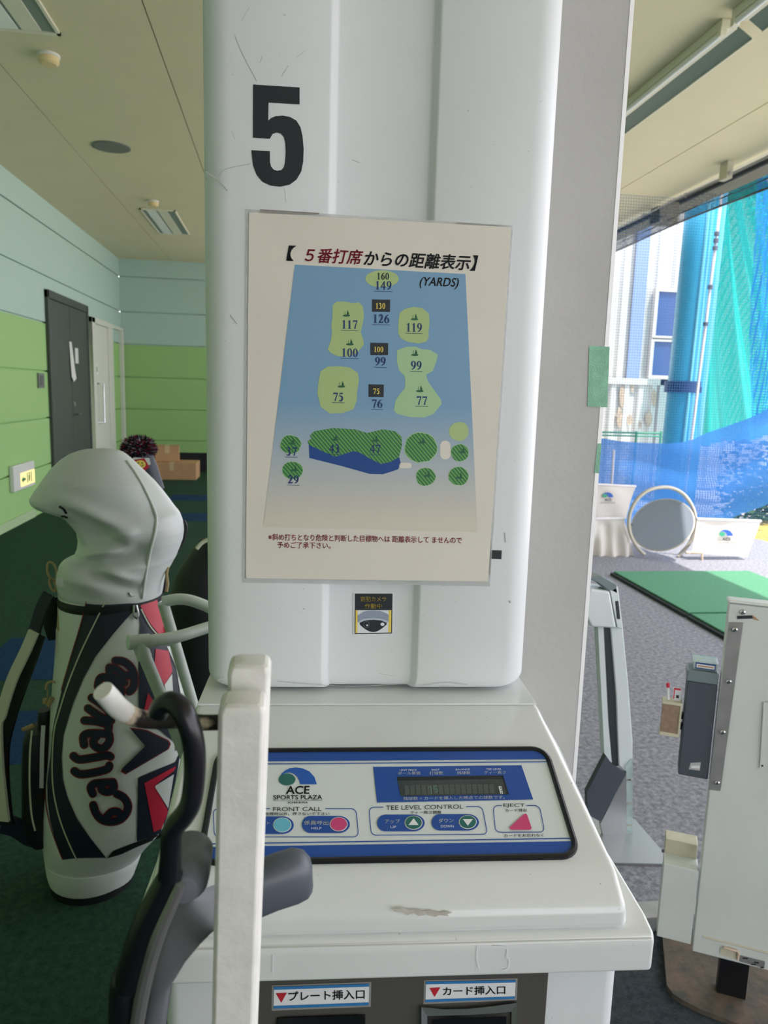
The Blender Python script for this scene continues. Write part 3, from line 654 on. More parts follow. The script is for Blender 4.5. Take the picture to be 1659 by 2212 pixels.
for v in (vl, vbl): m.poly([(-.112, v-.0006), (.244, v-.0006), (.244, v+.0006), (-.112, v+.0006)], lambda u, w: sl(u, w, .0018), 'panel_blue')
za_ = lambda x, y: (420+x/4.1475, 1600+y/4.1475); zb_ = lambda x, y: (800+x/3.6065, 1600+y/3.6065)
def sa(off): g = slope(off); return lambda x, y: g(*za_(x, y))
def sb(off): g = slope(off); return lambda x, y: g(*zb_(x, y))
m.poly([(22, 213), (1175, 200), (1267, 467), (52, 490)], sb(.0018), 'panel_blue')
emblem(m, (757, 402), (340, 0), (0, -340), sa(.0018))
text(m, 'ACE', (822, 488), (1028, 486), (826, 418), sa(.0018), 'ink_dark', .018)
text(m, 'SPORTS PLAZA', (708, 538), (1144, 536), (708, 499), sa(.0018), 'ink_dark', .012)
m.ribbon([(708, 549), (1144, 544)], 2.5, sa(.0018), 'ink_dark', 0, False)
text(m, 'ICHIKAWA', (840, 573), (1016, 572), (840, 556), sa(.0018), 'ink_dark', .014)
text(m, 'FRONT CALL', (706, 643), (1140, 640), (706, 606), sa(.0018), 'ink_dark')
text(m, '故障時以外、押さないで下さい', (630, 680), (1210, 678), (630, 652), sa(.0018), 'ink_dark', .008)
text(m, 'TEE LEVEL CONTROL', (120, 549), (722, 539), (120, 515), sb(.0018), 'ink_dark')
text(m, 'ティー高さ調整', (312, 579), (552, 577), (312, 556), sb(.0018), 'ink_dark', .008)
text(m, 'EJECT', (1036, 531), (1202, 531), (1036, 498), sb(.0018), 'ink_dark')
text(m, 'カード排出', (1050, 563), (1215, 561), (1050, 540), sb(.0018), 'ink_dark', .008)
text(m, 'カードをお忘れなく', (1040, 761), (1348, 756), (1040, 737), sb(.0018), 'ink_dark', .008)
for s, a, b, y, h in (('UNIT PRICE', 228, 360, 247, 14), ('SHOT', 476, 538, 245, 14), ('BALANCE', 664, 772, 242, 13), ('TEE LEVEL', 900, 1022, 240, 14)): text(m, s, (a, y), (b, y-1), (a, y-h), sb(.0022), 'white_ink')
for s, a, b, y, h in (('ボール単価', 214, 388, 278, 26), ('打球数', 460, 566, 277, 26), ('残球数', 674, 779, 275, 25), ('ティー高さ', 887, 1052, 271, 24)): text(m, s, (a, y), (b, y-2), (a, y-h), sb(.0022), 'white_ink', .01)
text(m, '残球数 = カードを挿入した時点での球数です。', (256, 476), (1045, 464), (256, 449), sb(.0022), 'white_ink', .01)
def frame_line(pts, f, w): m.ribbon(pts, w, f, 'panel_blue', 0, False)
def gapped(f, xl, xr, yt, yb, g0, g1, r, w, sk=0.0, dy=0.0):
    # rounded frame with a gap in its top for the heading; sk leans it like the photo's perspective
    def sh(x, y): t = (y-yt)/(yb-yt); return (x+sk*t*(1 if x > (xl+xr)/2 else .45), y-dy*(x-xl))
    L = [(g0, yt)]+[(xl+r-r*math.sin(R(a)), yt+r-r*math.cos(R(a))) for a in range(0, 91, 15)]+[(xl+r-r*math.cos(R(a)), yb-r+r*math.sin(R(a))) for a in range(0, 91, 15)]
    L += [(xr-r+r*math.sin(R(a)), yb-r+r*math.cos(R(a))) for a in range(0, 91, 15)]+[(xr-r+r*math.cos(R(a)), yt+r-r*math.sin(R(a))) for a in range(0, 91, 15)]+[(g1, yt)]
    frame_line([sh(*p) for p in L], f, w)
gapped(sa(.0018), 170, 1448, 619, 872, 678, 1172, 45, 7, 22)
gapped(sb(.0018), -12, 870, 528, 745, 100, 745, 38, 6, 42, .008)
gapped(sb(.0018), 955, 1315, 515, 722, 1024, 1216, 38, 6, 42, .004)
m.poly([(255, 610), (245, 700)], sb(.0018), 'ink_dark') if False else None
m.build('printed_face', PAN)
def button(f, cx, cy, rx, ry, lx, col, tri=0, words=()):
    mm = MB(); 
    pill = [(lx+ry*1.25-ry*1.25*math.sin(R(a)), cy-ry*1.25*math.cos(R(a))) for a in range(0, 181, 15)]+[(cx+rx*1.32*math.sin(R(a)), cy+ry*1.25*math.cos(R(a))) for a in range(0, 181, 15)]
    mm.poly(pill, f(.0019), 'panel_blue'); mm.poly(ell(cx, cy, rx*1.06, ry*1.06, 32), f(.0022), 'white_ink'); mm.poly(ell(cx, cy, rx*.97, ry*.97, 32), f(.0025), col)
    if tri: mm.poly([(cx-rx*.6, cy+ry*.4*tri), (cx+rx*.6, cy+ry*.4*tri), (cx, cy-ry*.62*tri)], f(.0028), 'white_ink')
    for s, bl_, br_, tl_, b in words: text(mm, s, bl_, br_, tl_, f(.0023), 'white_ink', b)
    return mm.build('push_button', PAN)
button(sa, 787, 768, 78, 63, 480, 'logo_cyan', 0, [('スタート', (500, 764), (678, 764), (500, 738), .01)])
button(sa, 1292, 761, 76, 61, 963, 'button_pink', 0, [('係員呼出', (982, 768), (1200, 768), (982, 730), .012), ('HELP', (1048, 807), (1138, 807), (1048, 788), 0)])
button(sb, 335, 650, 66, 52, 52, 'logo_green', 1, [('アップ', (112, 656), (228, 656), (112, 624), .014), ('UP', (156, 694), (200, 694), (156, 675), 0)])
button(sb, 757, 645, 66, 51, 476, 'logo_green', -1, [('ダウン', (530, 650), (646, 648), (530, 618), .014), ('DOWN', (548, 688), (648, 688), (548, 668), 0)])
mm = MB(); tri = []
for (cx, cy), a0, a1 in (((1204, 595), 215, 360), ((1237, 690), 0, 90), ((1100, 690), 90, 222)): tri += [(cx+17*math.cos(R(a)), cy+15*math.sin(R(a))) for a in range(a0, a1+1, 15)]
mm.poly(tri, sb(.0022), 'button_pink'); mm.build('eject_button', PAN)
mm = MB(); g = [(207, 293), (1032, 281), (1078, 429), (236, 443)]
mm.poly(g, sb(.0022), 'display_glass'); fr_ = sb(.0024)
mm.poly([(207, 293), (1032, 281), (1041, 308), (212, 322)], sb(.0023), 'ink_black'); mm.poly([(1032, 281), (1078, 429), (1062, 430), (1018, 281)], sb(.0023), 'ink_black')  # dark bands at top and right paint recess shade onto the flat glass
for k in range(16):
    x = 262+44*k; 
    mm.poly([(x, 360-.7*k), (x+36, 359-.7*k), (x+42, 434-.8*k), (x+8, 435-.8*k)], fr_, 'display_cell')
for k in range(36): mm.ribbon([(262+20.5*k, 345-.35*k), (268+20.5*k, 333-.35*k)], 3, fr_, 'display_cell', 0, False)
mm.ribbon([(452, 380), (470, 366), (476, 425)], 5, sb(.0026), 'display_digit', 0, False)
mm.ribbon([(518, 365), (494, 367), (497, 390), (518, 388), (524, 408), (502, 412)], 5, sb(.0026), 'display_digit', 0, False)
mm.poly([(995, 368), (1018, 367), (1032, 428), (1010, 428)], sb(.0026), 'sticker_white')
for k in range(3): mm.poly([(1008+4*k, 378+19*k), (1016+4*k, 378+19*k), (1019+4*k, 388+19*k), (1011+4*k, 388+19*k)], sb(.0028), 'ink_black')
mm.build('display', PAN)
def body(off): return lambda px, py: onp(px, py, K(0, .618-off, 0), EY)
m = MB(); x1, _, zt_ = Kof(body(0)(1183, 2096)); m.box((-.09, .6145, .45), (x1, .6185, .8225), 'slot_grey', K); SP = m.build('slot_panel', CON, bevel=.001)
zl = lambda x, y: (400+x*.633, 1850+y*.633)
def bf(off): g = body(off); return lambda x, y: g(*zl(x, y))
for q, w_, tri, s, a, b, c in (([(303, 446), (628, 435), (626, 508), (302, 520)], None, [(309, 467), (347, 465), (328, 500)], 'プレート挿入口', (353, 494), (612, 486), (353, 462)), ([(822, 428), (1128, 422), (1125, 486), (820, 498)], None, [(834, 449), (871, 447), (851, 480)], 'カード挿入口', (880, 475), (1092, 470), (880, 446))):
    m = MB(); cx_ = sum(p[0] for p in q)/4; cy_ = sum(p[1] for p in q)/4
    m.poly([(cx_+(x-cx_)*1.045, cy_+(y-cy_)*1.16) for x, y in q], bf(.004), 'laminate'); m.poly(q, bf(.0044), 'sticker_white')
    L = lambda t: [tuple(np.array(q[0])*(1-t)+np.array(q[3])*t), tuple(np.array(q[1])*(1-t)+np.array(q[2])*t)]
    for t0, t1 in ((0, .13), (.87, 1)): a0, a1 = L(t0), L(t1); m.poly([a0[0], a0[1], a1[1], a1[0]], bf(.0047), 'sticker_blue')
    m.poly(tri, bf(.0047), 'sticker_red'); text(m, s, a, b, c, bf(.0047), 'ink_dark', .018); m.build('slot_label', SP)
m = MB(); q = [Kof(bf(.002)(*p)) for p in ((313, 545), (615, 534), (612, 640), (312, 650))]
m.hexa([K(x, .6185, z) for x, _, z in q], [K(x, .6125, z) for x, _, z in q], 'black'); m.poly([(322, 552), (606, 542), (604, 640), (321, 650)], bf(.0062), 'black_rubber'); m.build('plate_slot', SP, bevel=.0008)
m = MB(); ou = [(806, 514), (880, 522), (970, 520), (1060, 510), (1132, 500), (1130, 660), (806, 680)]; inn = [(826, 545), (900, 543), (970, 541), (1050, 536), (1114, 530), (1112, 660), (828, 680)]
A = [bf(.008)(*p) for p in ou]; B = [bf(.006)(*p) for p in inn]; C = [bf(.003)(*p) for p in ou]; n = len(ou)
m.add(A+B+C, [(i, (i+1) % n, n+(i+1) % n, n+i) for i in range(n)]+[(i, 2*n+i, 2*n+(i+1) % n, (i+1) % n) for i in range(n)], 'silver'); m.poly(inn, bf(.0035), 'black'); m.poly([(842, 556), (1096, 546), (1094, 640), (842, 650)], bf(.004), 'black_rubber'); m.build('card_slot_bezel', SP)

# ================================================================== FOREGROUND: WHITE POST WITH HOOK, BLACK BAG CART
def at(px, py, y): return ony(px, py, y)
ST2 = thing('hook_post', 'blurred white square steel post with a chipped side hook, nearest to camera', 'post', (float(at(510, 2212, .38)[0]), .39, 0))
def sqtube(mb, top, bot, w, m, cx=.22):
    top, bot = np.array(top), np.array(bot); h = w/2; c = h*(1-cx)
    def ringp(p, r): 
        k = r*.8; return [p+np.array([a*1.0, b*1.0, 0]) for a, b in ((-r, -k), (-k, -r), (k, -r), (r, -k), (r, k), (k, r), (-k, r), (-r, k))]
    mb.loft([ringp(bot, h), ringp(top-np.array([0, 0, .005]), h), ringp(top-np.array([0, 0, .0015]), h*.9), ringp(top, h*.72)], m, True, (True, True), False)
m = MB(); t = at(526, 1505, .375); b = at(506, 2212, .388); d = (b-t)/(t[2]-b[2]); bot = t+d*t[2]; sqtube(m, t, bot, .0245, 'post_white'); m.build('front_tube', ST2, bevel=.002)
m = MB(); t2 = at(540, 1424, .405); b2 = at(516, 2212, .42); d = (b2-t2)/(t2[2]-b2[2]); bot2 = t2+d*t2[2]; sqtube(m, t2, bot2, .0235, 'post_white'); m.build('rear_tube', ST2, bevel=.002)
m = MB(); m.tube([at(500, 1560, .392), at(440, 1561, .392), at(380, 1556, .39)], .0043, 'rusty_shaft', 10)
m.tube([at(380, 1556, .39), at(330, 1556, .388), at(296, 1551, .386), at(272, 1541, .383)], [.0044, .0046, .005, .0053], 'rusty_shaft', 12, dense=4)
m.tube([at(274, 1542, .3832), at(255, 1528, .38), at(237, 1508, .376), at(222, 1492, .373)], [.0053, .0055, .0055, .0053], 'post_white', 12, dense=4); m.build('hook', ST2)
CA = thing('bag_cart', 'blurred black tubular bag cart handle with grey grip in front of the console', 'cart', (float(at(280, 2212, .37)[0]), .4, 0))
zf = lambda x, y, d: at(250+x/2.865, 1440+y/2.865, d)
m = MB(); m.tube([zf(*p) for p in ((262, 290, .372), (290, 240, .37), (350, 222, .367), (410, 270, .362), (455, 370, .36), (482, 480, .36), (490, 600, .36), (482, 740, .36), (462, 850, .36), (415, 930, .361), (368, 985, .362), (345, 1060, .363), (338, 1180, .364), (330, 1300, .366))], [.0052, .0056, .0058, .0058, .0057, .0056, .0055, .0055, .0055, .0056, .0056, .0055, .0055, .006], 'cart_black', 14, dense=4); m.build('bent_rod', CA)
m = MB(); end = zf(55, 2180, .383); end = (end[0]-.012, end[1]+.004, end[2]-.25); m.tube([zf(345, 1270, .37), zf(290, 1400, .372), zf(215, 1560, .374), (zf(150, 1750, .376)), zf(95, 1950, .379), zf(55, 2180, .383), end, (end[0]-.02, end[1]+.02, .02)], [.0062, .0078, .0086, .009, .009, .009, .009, .009], 'cart_black', 16, dense=4); m.build('main_tube', CA)
m = MB(); m.tube([zf(400, 1345, .366), zf(330, 1500, .367), zf(255, 1680, .368), zf(205, 1850, .37), zf(165, 2020, .372), zf(130, 2220, .375), zf(90, 2500, .38)], [.003, .0036, .004, .004, .004, .004, .004], 'cart_silver', 10, dense=4); m.build('edge_strip', CA)
m = MB(); loops = []
upc = [(405, 1195), (470, 1230), (530, 1330), (560, 1420), (640, 1440), (760, 1420), (920, 1400)]
A = [(330, 1500), (360, 1440), (400, 1350)]
path = [((150, 2330), (310, 2240), .384), ((195, 2080), (350, 1960), .39), ((245, 1850), (430, 1830), .398), ((300, 1650), (520, 1720), .408), ((360, 1480), (590, 1650), .42), ((430, 1330), (640, 1610), .43), ((545, 1375), (720, 1570), .44), ((700, 1320), (800, 1535), .452), ((920, 1215), (940, 1500), .465)]
for a, b, d in path:
    p, q = zf(*a, d), zf(*b, d); c = (p+q)/2; ax = (q-p)/2; dp = np.array([0, 1.0, 0])*np.linalg.norm(ax)*.34
    loops.append([c+ax*math.cos(2*math.pi*k/16)+dp*math.sin(2*math.pi*k/16) for k in range(16)])
m.loft(loops, 'cart_grey'); m.build('curved_arm', CA)
m = MB(); m.lathe(zf(440, 1270, .393), [(.0, -.018), (.008, -.016), (.0125, -.008), (.013, .0), (.013, .02), (0, .02)], 'cart_grey', 20, 'y'); m.build('pivot_cap', CA)
m = MB(); loops = []
for a, b, d, f in (((860, 1235), (890, 1520), .464, 1), ((980, 1185), (1010, 1470), .468, 1), ((1090, 1152), (1130, 1432), .472, 1), ((1160, 1160), (1190, 1405), .474, 1), ((1205, 1200), (1215, 1375), .475, .9), ((1216, 1240), (1222, 1340), .475, .6)):
    p, q = zf(*a, d), zf(*b, d); c = (p+q)/2; ax = (q-p)/2; dp = np.array([0, 1.0, 0])*np.linalg.norm(ax)*.8
    loops.append([c+ax*(abs(math.cos(t))**.7*(1 if math.cos(t) > 0 else -1))+dp*(abs(math.sin(t))**.7*(1 if math.sin(t) > 0 else -1)) for t in [2*math.pi*k/24 for k in range(24)]])
m.loft(loops, 'grip_grey'); o = m.build('hand_grip', CA); o['label'] = 'slate grey rubber grip'

# ================================================================== GOLF BAG
YG = 1.95
class Skin:
    """a soft body of revolution-like rows measured from the photo: left and right edge at each height"""
    def __init__(s, rows, yc, dr, sm=2):
        R_ = sorted([(float((ony(a, y, yc)[2]+ony(b, y, yc)[2])/2), float(ony(a, y, yc)[0]), float(ony(b, y, yc)[0])) for y, a, b in rows])
        z = np.array([r[0] for r in R_]); zz = np.linspace(z[0], z[-1], 140)
        l = np.interp(zz, z, [r[1] for r in R_]); r = np.interp(zz, z, [r[2] for r in R_])
        k = np.array([1, 2, 3, 2, 1])/9.0
        for _ in range(sm):
            for arr in (l, r):
                a2 = np.convolve(np.pad(arr, 2, mode='edge'), k, 'valid'); arr[3:-3] = a2[3:-3]
        s.z, s.l, s.r, s.yc, s.dr = zz, l, r, yc, dr
    def lr(s, z): return float(np.interp(z, s.z, s.l)), float(np.interp(z, s.z, s.r))
    def pt(s, z, th, bump=None):
        l, r = s.lr(z); c, h = (l+r)/2, (r-l)/2; d = s.dr(z, h)
        p = np.array([c+h*math.sin(th), s.yc-d*math.cos(th), z])
        if bump:
            k = bump(p, th); n = np.array([math.sin(th)*.7, -math.cos(th), 0]); p = p+n*k
        return p
    def mesh(s, mb, m, nz=90, nt=56, bump=None, z0=None, z1=None):
        zs = np.linspace(s.z[0] if z0 is None else z0, s.z[-1] if z1 is None else z1, nz)
        mb.loft([[s.pt(z, 2*math.pi*k/nt, bump) for k in range(nt)] for z in zs], m)
    def px(s, off=0.0, bump=None):
        def g(px, py):
            y = s.yc-s.dr(1.0, .12)
            for _ in range(10):
                p = ony(px, py, y); l, r = s.lr(p[2]); c, h = (l+r)/2, max((r-l)/2, 1e-4)
                u = max(-.997, min(.997, (p[0]-c)/h)); y = s.yc-s.dr(p[2], h)*math.sqrt(1-u*u)
                if bump: y -= bump(p, math.asin(u))
            p = ony(px, py, y); d = ray(px, py); return p-d/np.linalg.norm(d)*off
        return g
BAG = thing('golf_bag', 'white navy and red golf bag with grey hood standing on green carpet', 'golf bag', (-.5, YG, 0))
brow = [(1280, 128, 348), (1340, 126, 364), (1400, 123, 384), (1450, 119, 400), (1500, 115, 412), (1560, 111, 417), (1620, 106, 412), (1680, 100, 402), (1740, 96, 385), (1790, 95, 355), (1820, 97, 325), (1845, 100, 305)]
body_s = Skin(brow, YG, lambda z, h: h*.9)
m = MB(); body_s.mesh(m, 'bag_white'); m.build('bag_body', BAG)
s4 = lambda x, y: (x/3.687, 1350+y/3.687); s3_ = lambda x, y: (x/3.687, 900+y/3.687); s7 = lambda x, y: (x/3.687, 1180+y/3.687)
L1, L2, L3, L4 = body_s.px(.003), body_s.px(.005), body_s.px(.007), body_s.px(.009)
def band(mb, left, right, lay, mt): mb.scan(list(left)+list(reversed(right)), lay, mt, 4.0)
lb = [s7(690, 440), s7(640, 640), s7(560, 900), s7(490, 1150), s7(430, 1400), s4(415, 860), s4(400, 1050), s4(375, 1250), s4(378, 1400), s4(400, 1560), s4(440, 1720), s4(500, 1870)]
rb_ = [s7(1100, 450), s7(1050, 530), s7(900, 700), s7(760, 880), s7(660, 1060), s7(590, 1230), s4(545, 740), s4(505, 880), s4(490, 1050), s4(500, 1230), s4(540, 1380), s4(610, 1540), s4(720, 1700), s4(850, 1860)]
m = MB(); band(m, lb, rb_, L1, 'bag_navy')
m.scan([s7(1090, 455), s7(1240, 430), s7(1290, 600), s7(1345, 700), s7(1420, 850), s7(1470, 1050), s7(1510, 1250), s7(1530, 1400), s4(1440, 980), s4(1400, 1000), s4(1400, 940), s4(1105, 700), s4(1105, 180), s7(1120, 620)], L1, 'bag_navy', 4)
m.scan([s4(1100, 1215), s4(1400, 1090), s4(1440, 1000), s4(1400, 1250), s4(1300, 1650), s4(1090, 1725)], L1, 'bag_navy', 4)
m.scan([s4(850, 1860), s4(900, 1800), s4(1090, 1728), s4(1290, 1650), s4(1285, 1690), s4(1090, 1770), s4(960, 1830)], L1, 'bag_black', 3)
m.build('navy_panels', BAG)
m = MB()
m = MB(); m.scan([s7(1115, 470), s7(1250, 415), s7(1285, 560), s7(1345, 690), s7(1265, 700), s7(1200, 620)], L2, 'bag_red', 4); m.build('red_panel', BAG)
m = MB(); m.scan([s4(1240, 190), s4(1340, 200), s4(1375, 370), s4(1310, 480), s4(1230, 330)], L2, 'bag_red', 4); m.build('red_panel', BAG)
m = MB(); m.scan([s4(1180, 540), s4(1240, 640), s4(1180, 700), s4(1145, 690)], L2, 'bag_red', 4); m.build('red_panel', BAG)
m = MB(); m.scan([s4(1150, 1260), s4(1400, 1125), s4(1390, 1160), s4(1230, 1280), s4(1340, 1480), s4(1290, 1620), s4(1225, 1650)], L2, 'bag_red', 4); m.build('red_panel', BAG); m = MB()
m = MB(); m.scan([s4(1310, 480), s4(1370, 390), s4(1380, 560), s4(1370, 700), s4(1330, 560)], L2, 'bag_white', 4)
m.scan([s4(1230, 1285), s4(1385, 1190), s4(1340, 1460)], L3, 'bag_white', 4)
m.scan([s4(1330, 170), s4(1395, 170), s4(1450, 400), s4(1500, 650), s4(1480, 700), s4(1440, 560), s4(1400, 330)], L2, 'bag_white', 4)
m.ribbon([s7(835, 450), s7(760, 600), s7(640, 850), s7(540, 1100), s7(470, 1320), s4(430, 850), s4(415, 1100), s4(425, 1320), s4(470, 1530), s4(540, 1720), s4(615, 1880)], 3.0, L2, 'strap_cream', 5, False)
m.ribbon([s7(1125, 500), s7(1200, 640), s7(1290, 740)], 2.6, L3, 'strap_cream', 5, False); m.ribbon([s4(1088, 560), s4(1095, 180)], 2, L2, 'strap_cream', 4, False); m.ribbon([s4(1090, 1215), s4(1085, 1725)], 2, L2, 'strap_cream', 4, False)
m.build('white_piping', BAG)
m = MB(); m.ribbon([s7(686, 440), s7(636, 640), s7(556, 900), s7(486, 1150)], 2, L2, 'bag_red_edge', 5, False); m.build('red_piping', BAG); m = MB(); m.ribbon([s4(360, 1150), s4(362, 1400), s4(400, 1600), s4(470, 1800), s4(500, 1870)], 2.2, L2, 'bag_red_edge', 5, False)
m.build('red_piping', BAG)
# script lettering up the middle panel
LET = [[(742, 1435), (765, 1500), (810, 1550), (880, 1568), (960, 1548), (1010, 1490), (1018, 1430), (985, 1375), (930, 1345)], [(850, 1530), (890, 1490), (940, 1490), (960, 1530)],
       [(738, 1345), (722, 1300), (745, 1268), (800, 1258), (900, 1252)], [(900, 1252), (905, 1300), (860, 1330), (810, 1312), (815, 1275)],
       [(592, 1165), (640, 1190), (740, 1178), (850, 1150), (870, 1120)], [(585, 1045), (630, 1072), (740, 1058), (850, 1040), (880, 1050)],
       [(668, 955), (662, 895), (690, 868), (760, 862), (868, 870)], [(868, 870), (870, 930), (820, 985), (755, 965), (745, 920), (770, 885)],
       [(672, 762), (760, 768), (850, 790)], [(700, 665), (780, 720), (860, 775), (860, 850)], [(730, 580), (790, 620), (860, 680), (885, 760)],
       [(780, 490), (795, 430), (840, 420), (920, 470), (965, 510)], [(965, 510), (950, 590), (890, 560)],
       [(872, 340), (920, 350), (990, 400), (1030, 400)], [(920, 285), (990, 295), (1050, 350), (1072, 440), (1060, 500), (1030, 530)], [(872, 345), (880, 395), (940, 430), (990, 460)]]
m = MB()
for st_ in LET: m.ribbon([s4(*p) for p in st_], 19, L3, 'bag_red_edge', 5)
for st_ in LET: m.ribbon([s4(*p) for p in st_], 14.5, L4, 'bag_navy', 5)
ch = [(1030, 815), (1160, 965), (970, 1145), (962, 1170), (1000, 1192), (1345, 990), (1362, 945), (1345, 918), (1160, 830)]
cc = (sum(p[0] for p in ch)/len(ch), sum(p[1] for p in ch)/len(ch))
m.scan([s4(*p) for p in ch], L3, 'bag_red_edge', 3); m.scan([s4(p[0]+(cc[0]-p[0])*.055, p[1]+(cc[1]-p[1])*.055) for p in ch], L4, 'bag_navy', 3); m.build('script_logo', BAG)
# collar, hood, base
m = MB(); rim = Skin([(1283, 126, 352), (1292, 125, 352), (1301, 128, 351)], YG, lambda z, h: h*.93, 0); rim.mesh(m, 'bag_black', 6); m.build('collar', BAG)
hrow = [(968, 218, 232), (970, 190, 248), (974, 170, 264), (982, 150, 276), (995, 130, 290), (1015, 110, 310), (1040, 92, 335), (1060, 78, 352), (1078, 66, 366), (1088, 69, 373), (1096, 80, 379), (1102, 100, 384), (1108, 124, 388), (1116, 141, 391), (1124, 149, 394), (1134, 160, 396), (1146, 168, 397), (1165, 171, 394), (1182, 169, 388), (1194, 164, 383), (1200, 160, 381), (1205, 145, 378), (1210, 137, 375), (1218, 131, 371), (1235, 126, 361), (1250, 124, 355), (1275, 128, 351), (1290, 136, 348)]
hood = Skin(hrow, YG, lambda z, h: min(h*.92, .125)*(1-max(0, (z-1.06)/.16)**2*.55), 0)
creases = [(s3_(500, 660), s3_(1040, 910), 16, .012), (s3_(560, 740), s3_(960, 960), 15, -.013), (s3_(640, 900), s3_(1010, 1030), 13, -.011), (s3_(650, 1120), s3_(1030, 1030), 13, .013), (s3_(680, 1180), s3_(1150, 1090), 13, -.010), (s3_(660, 1190), s3_(1120, 1400), 13, -.010), (s3_(820, 1190), s3_(1060, 1300), 11, .009), (s3_(840, 990), s3_(1040, 930), 12, .010), (s3_(480, 1250), s3_(820, 1340), 18, .008), (s3_(1060, 1060), s3_(1150, 1030), 12, -.008), (s3_(560, 880), s3_(700, 1010), 12, .009)]
crs3 = [(ony(*a, YG-.1)[[0, 2]], ony(*b, YG-.1)[[0, 2]], w/1606*YG, k) for a, b, w, k in creases]
def folds(p, th):
    if math.cos(th) < 0: return 0.0
    q = np.array([p[0], p[2]]); t = 0.0
    for a, b, w, k in crs3:
        d = b-a; u = max(0, min(1, float((q-a)@d/(d@d)))); e = np.linalg.norm(q-a-d*u); t += 1.7*k*math.exp(-(e/w)**2)*math.sin(math.pi*(.15+.7*u))
    return t*math.cos(th)
m = MB(); hood.mesh(m, 'bag_grey', 130, 72, folds); HD = m.build('hood', BAG, sharp=80)
hp = hood.px(.002, folds)
m = MB(); m.tube([hp(*s3_(*p)) for p in ((1010, 350), (1080, 450), (1150, 570), (1215, 710), (1245, 800), (1238, 900), (1210, 1020), (1180, 1150), (1155, 1300), (1135, 1450))], .0035, 'bag_white', 8, dense=4); m.build('hood_seam', HD)
m = MB(); m.tube([hp(*s3_(*p)) for p in ((1030, 1400), (1045, 1425), (1075, 1420))], .003, 'bag_white', 8, dense=3); m.build('snap', HD); m = MB(); m.lathe(hp(*s3_(488, 1320)), [(.012, .004), (.012, -.004), (.006, -.006), (0, -.006)], 'bag_white', 16, 'y'); m.build('snap', HD)
m = MB(); m.tube([hp(*s3_(*p)) for p in ((470, 715), (505, 735), (528, 770))], .003, 'bag_black', 8, dense=3); m.build('eyelet_cord', HD); m = MB(); m.tube([hp(*s3_(*p)) for p in ((490, 795), (515, 795), (535, 805))], .003, 'bag_black', 8, dense=3); m.build('eyelet_cord', HD); m = MB(); m.tube([ony(*s3_(252, 640), YG), ony(*s3_(268, 660), YG)], .007, 'bag_black', 8); m.build('cord_end', HD)
m = MB(); m.tube([ony(*s3_(*p), YG+.02) for p in ((1460, 830), (1478, 880), (1455, 980), (1400, 1080), (1330, 1190), (1300, 1400))], .006, 'bag_black', 8, dense=4); m.build('hood_zip', HD)
base = Skin([(1838, 100, 306), (1850, 101, 305), (1870, 104, 298), (1890, 110, 290)], YG, lambda z, h: h*.95, 0)
m = MB(); base.mesh(m, 'bag_white', 10, 56, None, base.z[0], base.z[-1]); m.build('base_cup', BAG)
m = MB(); c = (base.l[0]+base.r[0])/2; h_ = (base.r[0]-base.l[0])/2
m.lathe((c, YG, 0), [(h_*1.0, 0), (h_*1.0, .02), (h_*.98, float(base.z[0])+.002)], 'bag_black', 40); m.build('base_ring', BAG)
# side pocket, strap, tag, rings
pk = Skin([(1572, 60, 112), (1590, 53, 116), (1640, 50, 118), (1700, 50, 115), (1760, 50, 112), (1800, 56, 110), (1818, 70, 112)], YG-.03, lambda z, h: h*1.5, 1)
m = MB(); pk.mesh(m, 'bag_black', 40, 32); PK = m.build('side_pocket', BAG)
g1 = pk.px(.003); m = MB(); m.ribbon([s4(255, 840), s4(240, 1000), s4(235, 1250), s4(250, 1500), s4(280, 1640)], 4, g1, 'strap_cream', 4, False); m.ribbon([s4(345, 800), s4(335, 1000), s4(330, 1300)], 9, g1, 'bag_white', 4, False); m.build('pocket_piping', PK)
m = MB(); m.tube([ony(*s4(*p), YG-.05) for p in ((180, 835), (230, 815), (270, 800))], .006, 'bag_tan', 8); m.build('pocket_zip_pull', PK)
up = Skin([(1532, 84, 110), (1540, 82, 112), (1570, 82, 112), (1590, 83, 113)], YG-.02, lambda z, h: h*1.5, 0)
m = MB(); up.mesh(m, 'bag_black', 12, 24); m.build('towel_loop', BAG, sharp=60)
m = MB()
def strip(mb, pts, w, d, mt, th=.004):
    Q, _ = crom([ony(*p, d(i)) for i, p in enumerate(pts)], [0]*len(pts), 5)
    Lp = []
    for i, p in enumerate(Q):
        t = Q[min(i+1, len(Q)-1)]-Q[max(i-1, 0)]; t = t/np.linalg.norm(t); n = np.cross(t, np.array([.35, 1, 0])); n = n/np.linalg.norm(n); b = np.cross(t, n)
        Lp.append([p+n*w/2+b*th, p-n*w/2+b*th, p-n*w/2-b*th, p+n*w/2-b*th])
    mb.loft(Lp, mt, True, (True, True), False)
strip(m, [s7(390, 380), s7(330, 500), s7(270, 700)], .03, lambda i: YG-.06, 'bag_navy'); strip(m, [s7(400, 400), s7(400, 600), s7(440, 740)], .036, lambda i: YG-.03, 'bag_black')
SR = m.build('shoulder_strap', BAG)
m = MB(); strip(m, [s7(270, 680), s7(205, 830), s7(110, 1030), s7(50, 1200), s7(10, 1340), s4(-20, 800), s4(-10, 1100), s4(20, 1400), s4(40, 1560)], .026, lambda i: YG-.09, 'strap_cream'); strip(m, [s7(300, 700), s7(240, 880), s7(150, 1120), s7(70, 1360), s4(20, 950), s4(15, 1200), s4(40, 1500), s4(60, 1590)], .04, lambda i: YG-.07, 'bag_black'); m.build('strap_pad', SR)
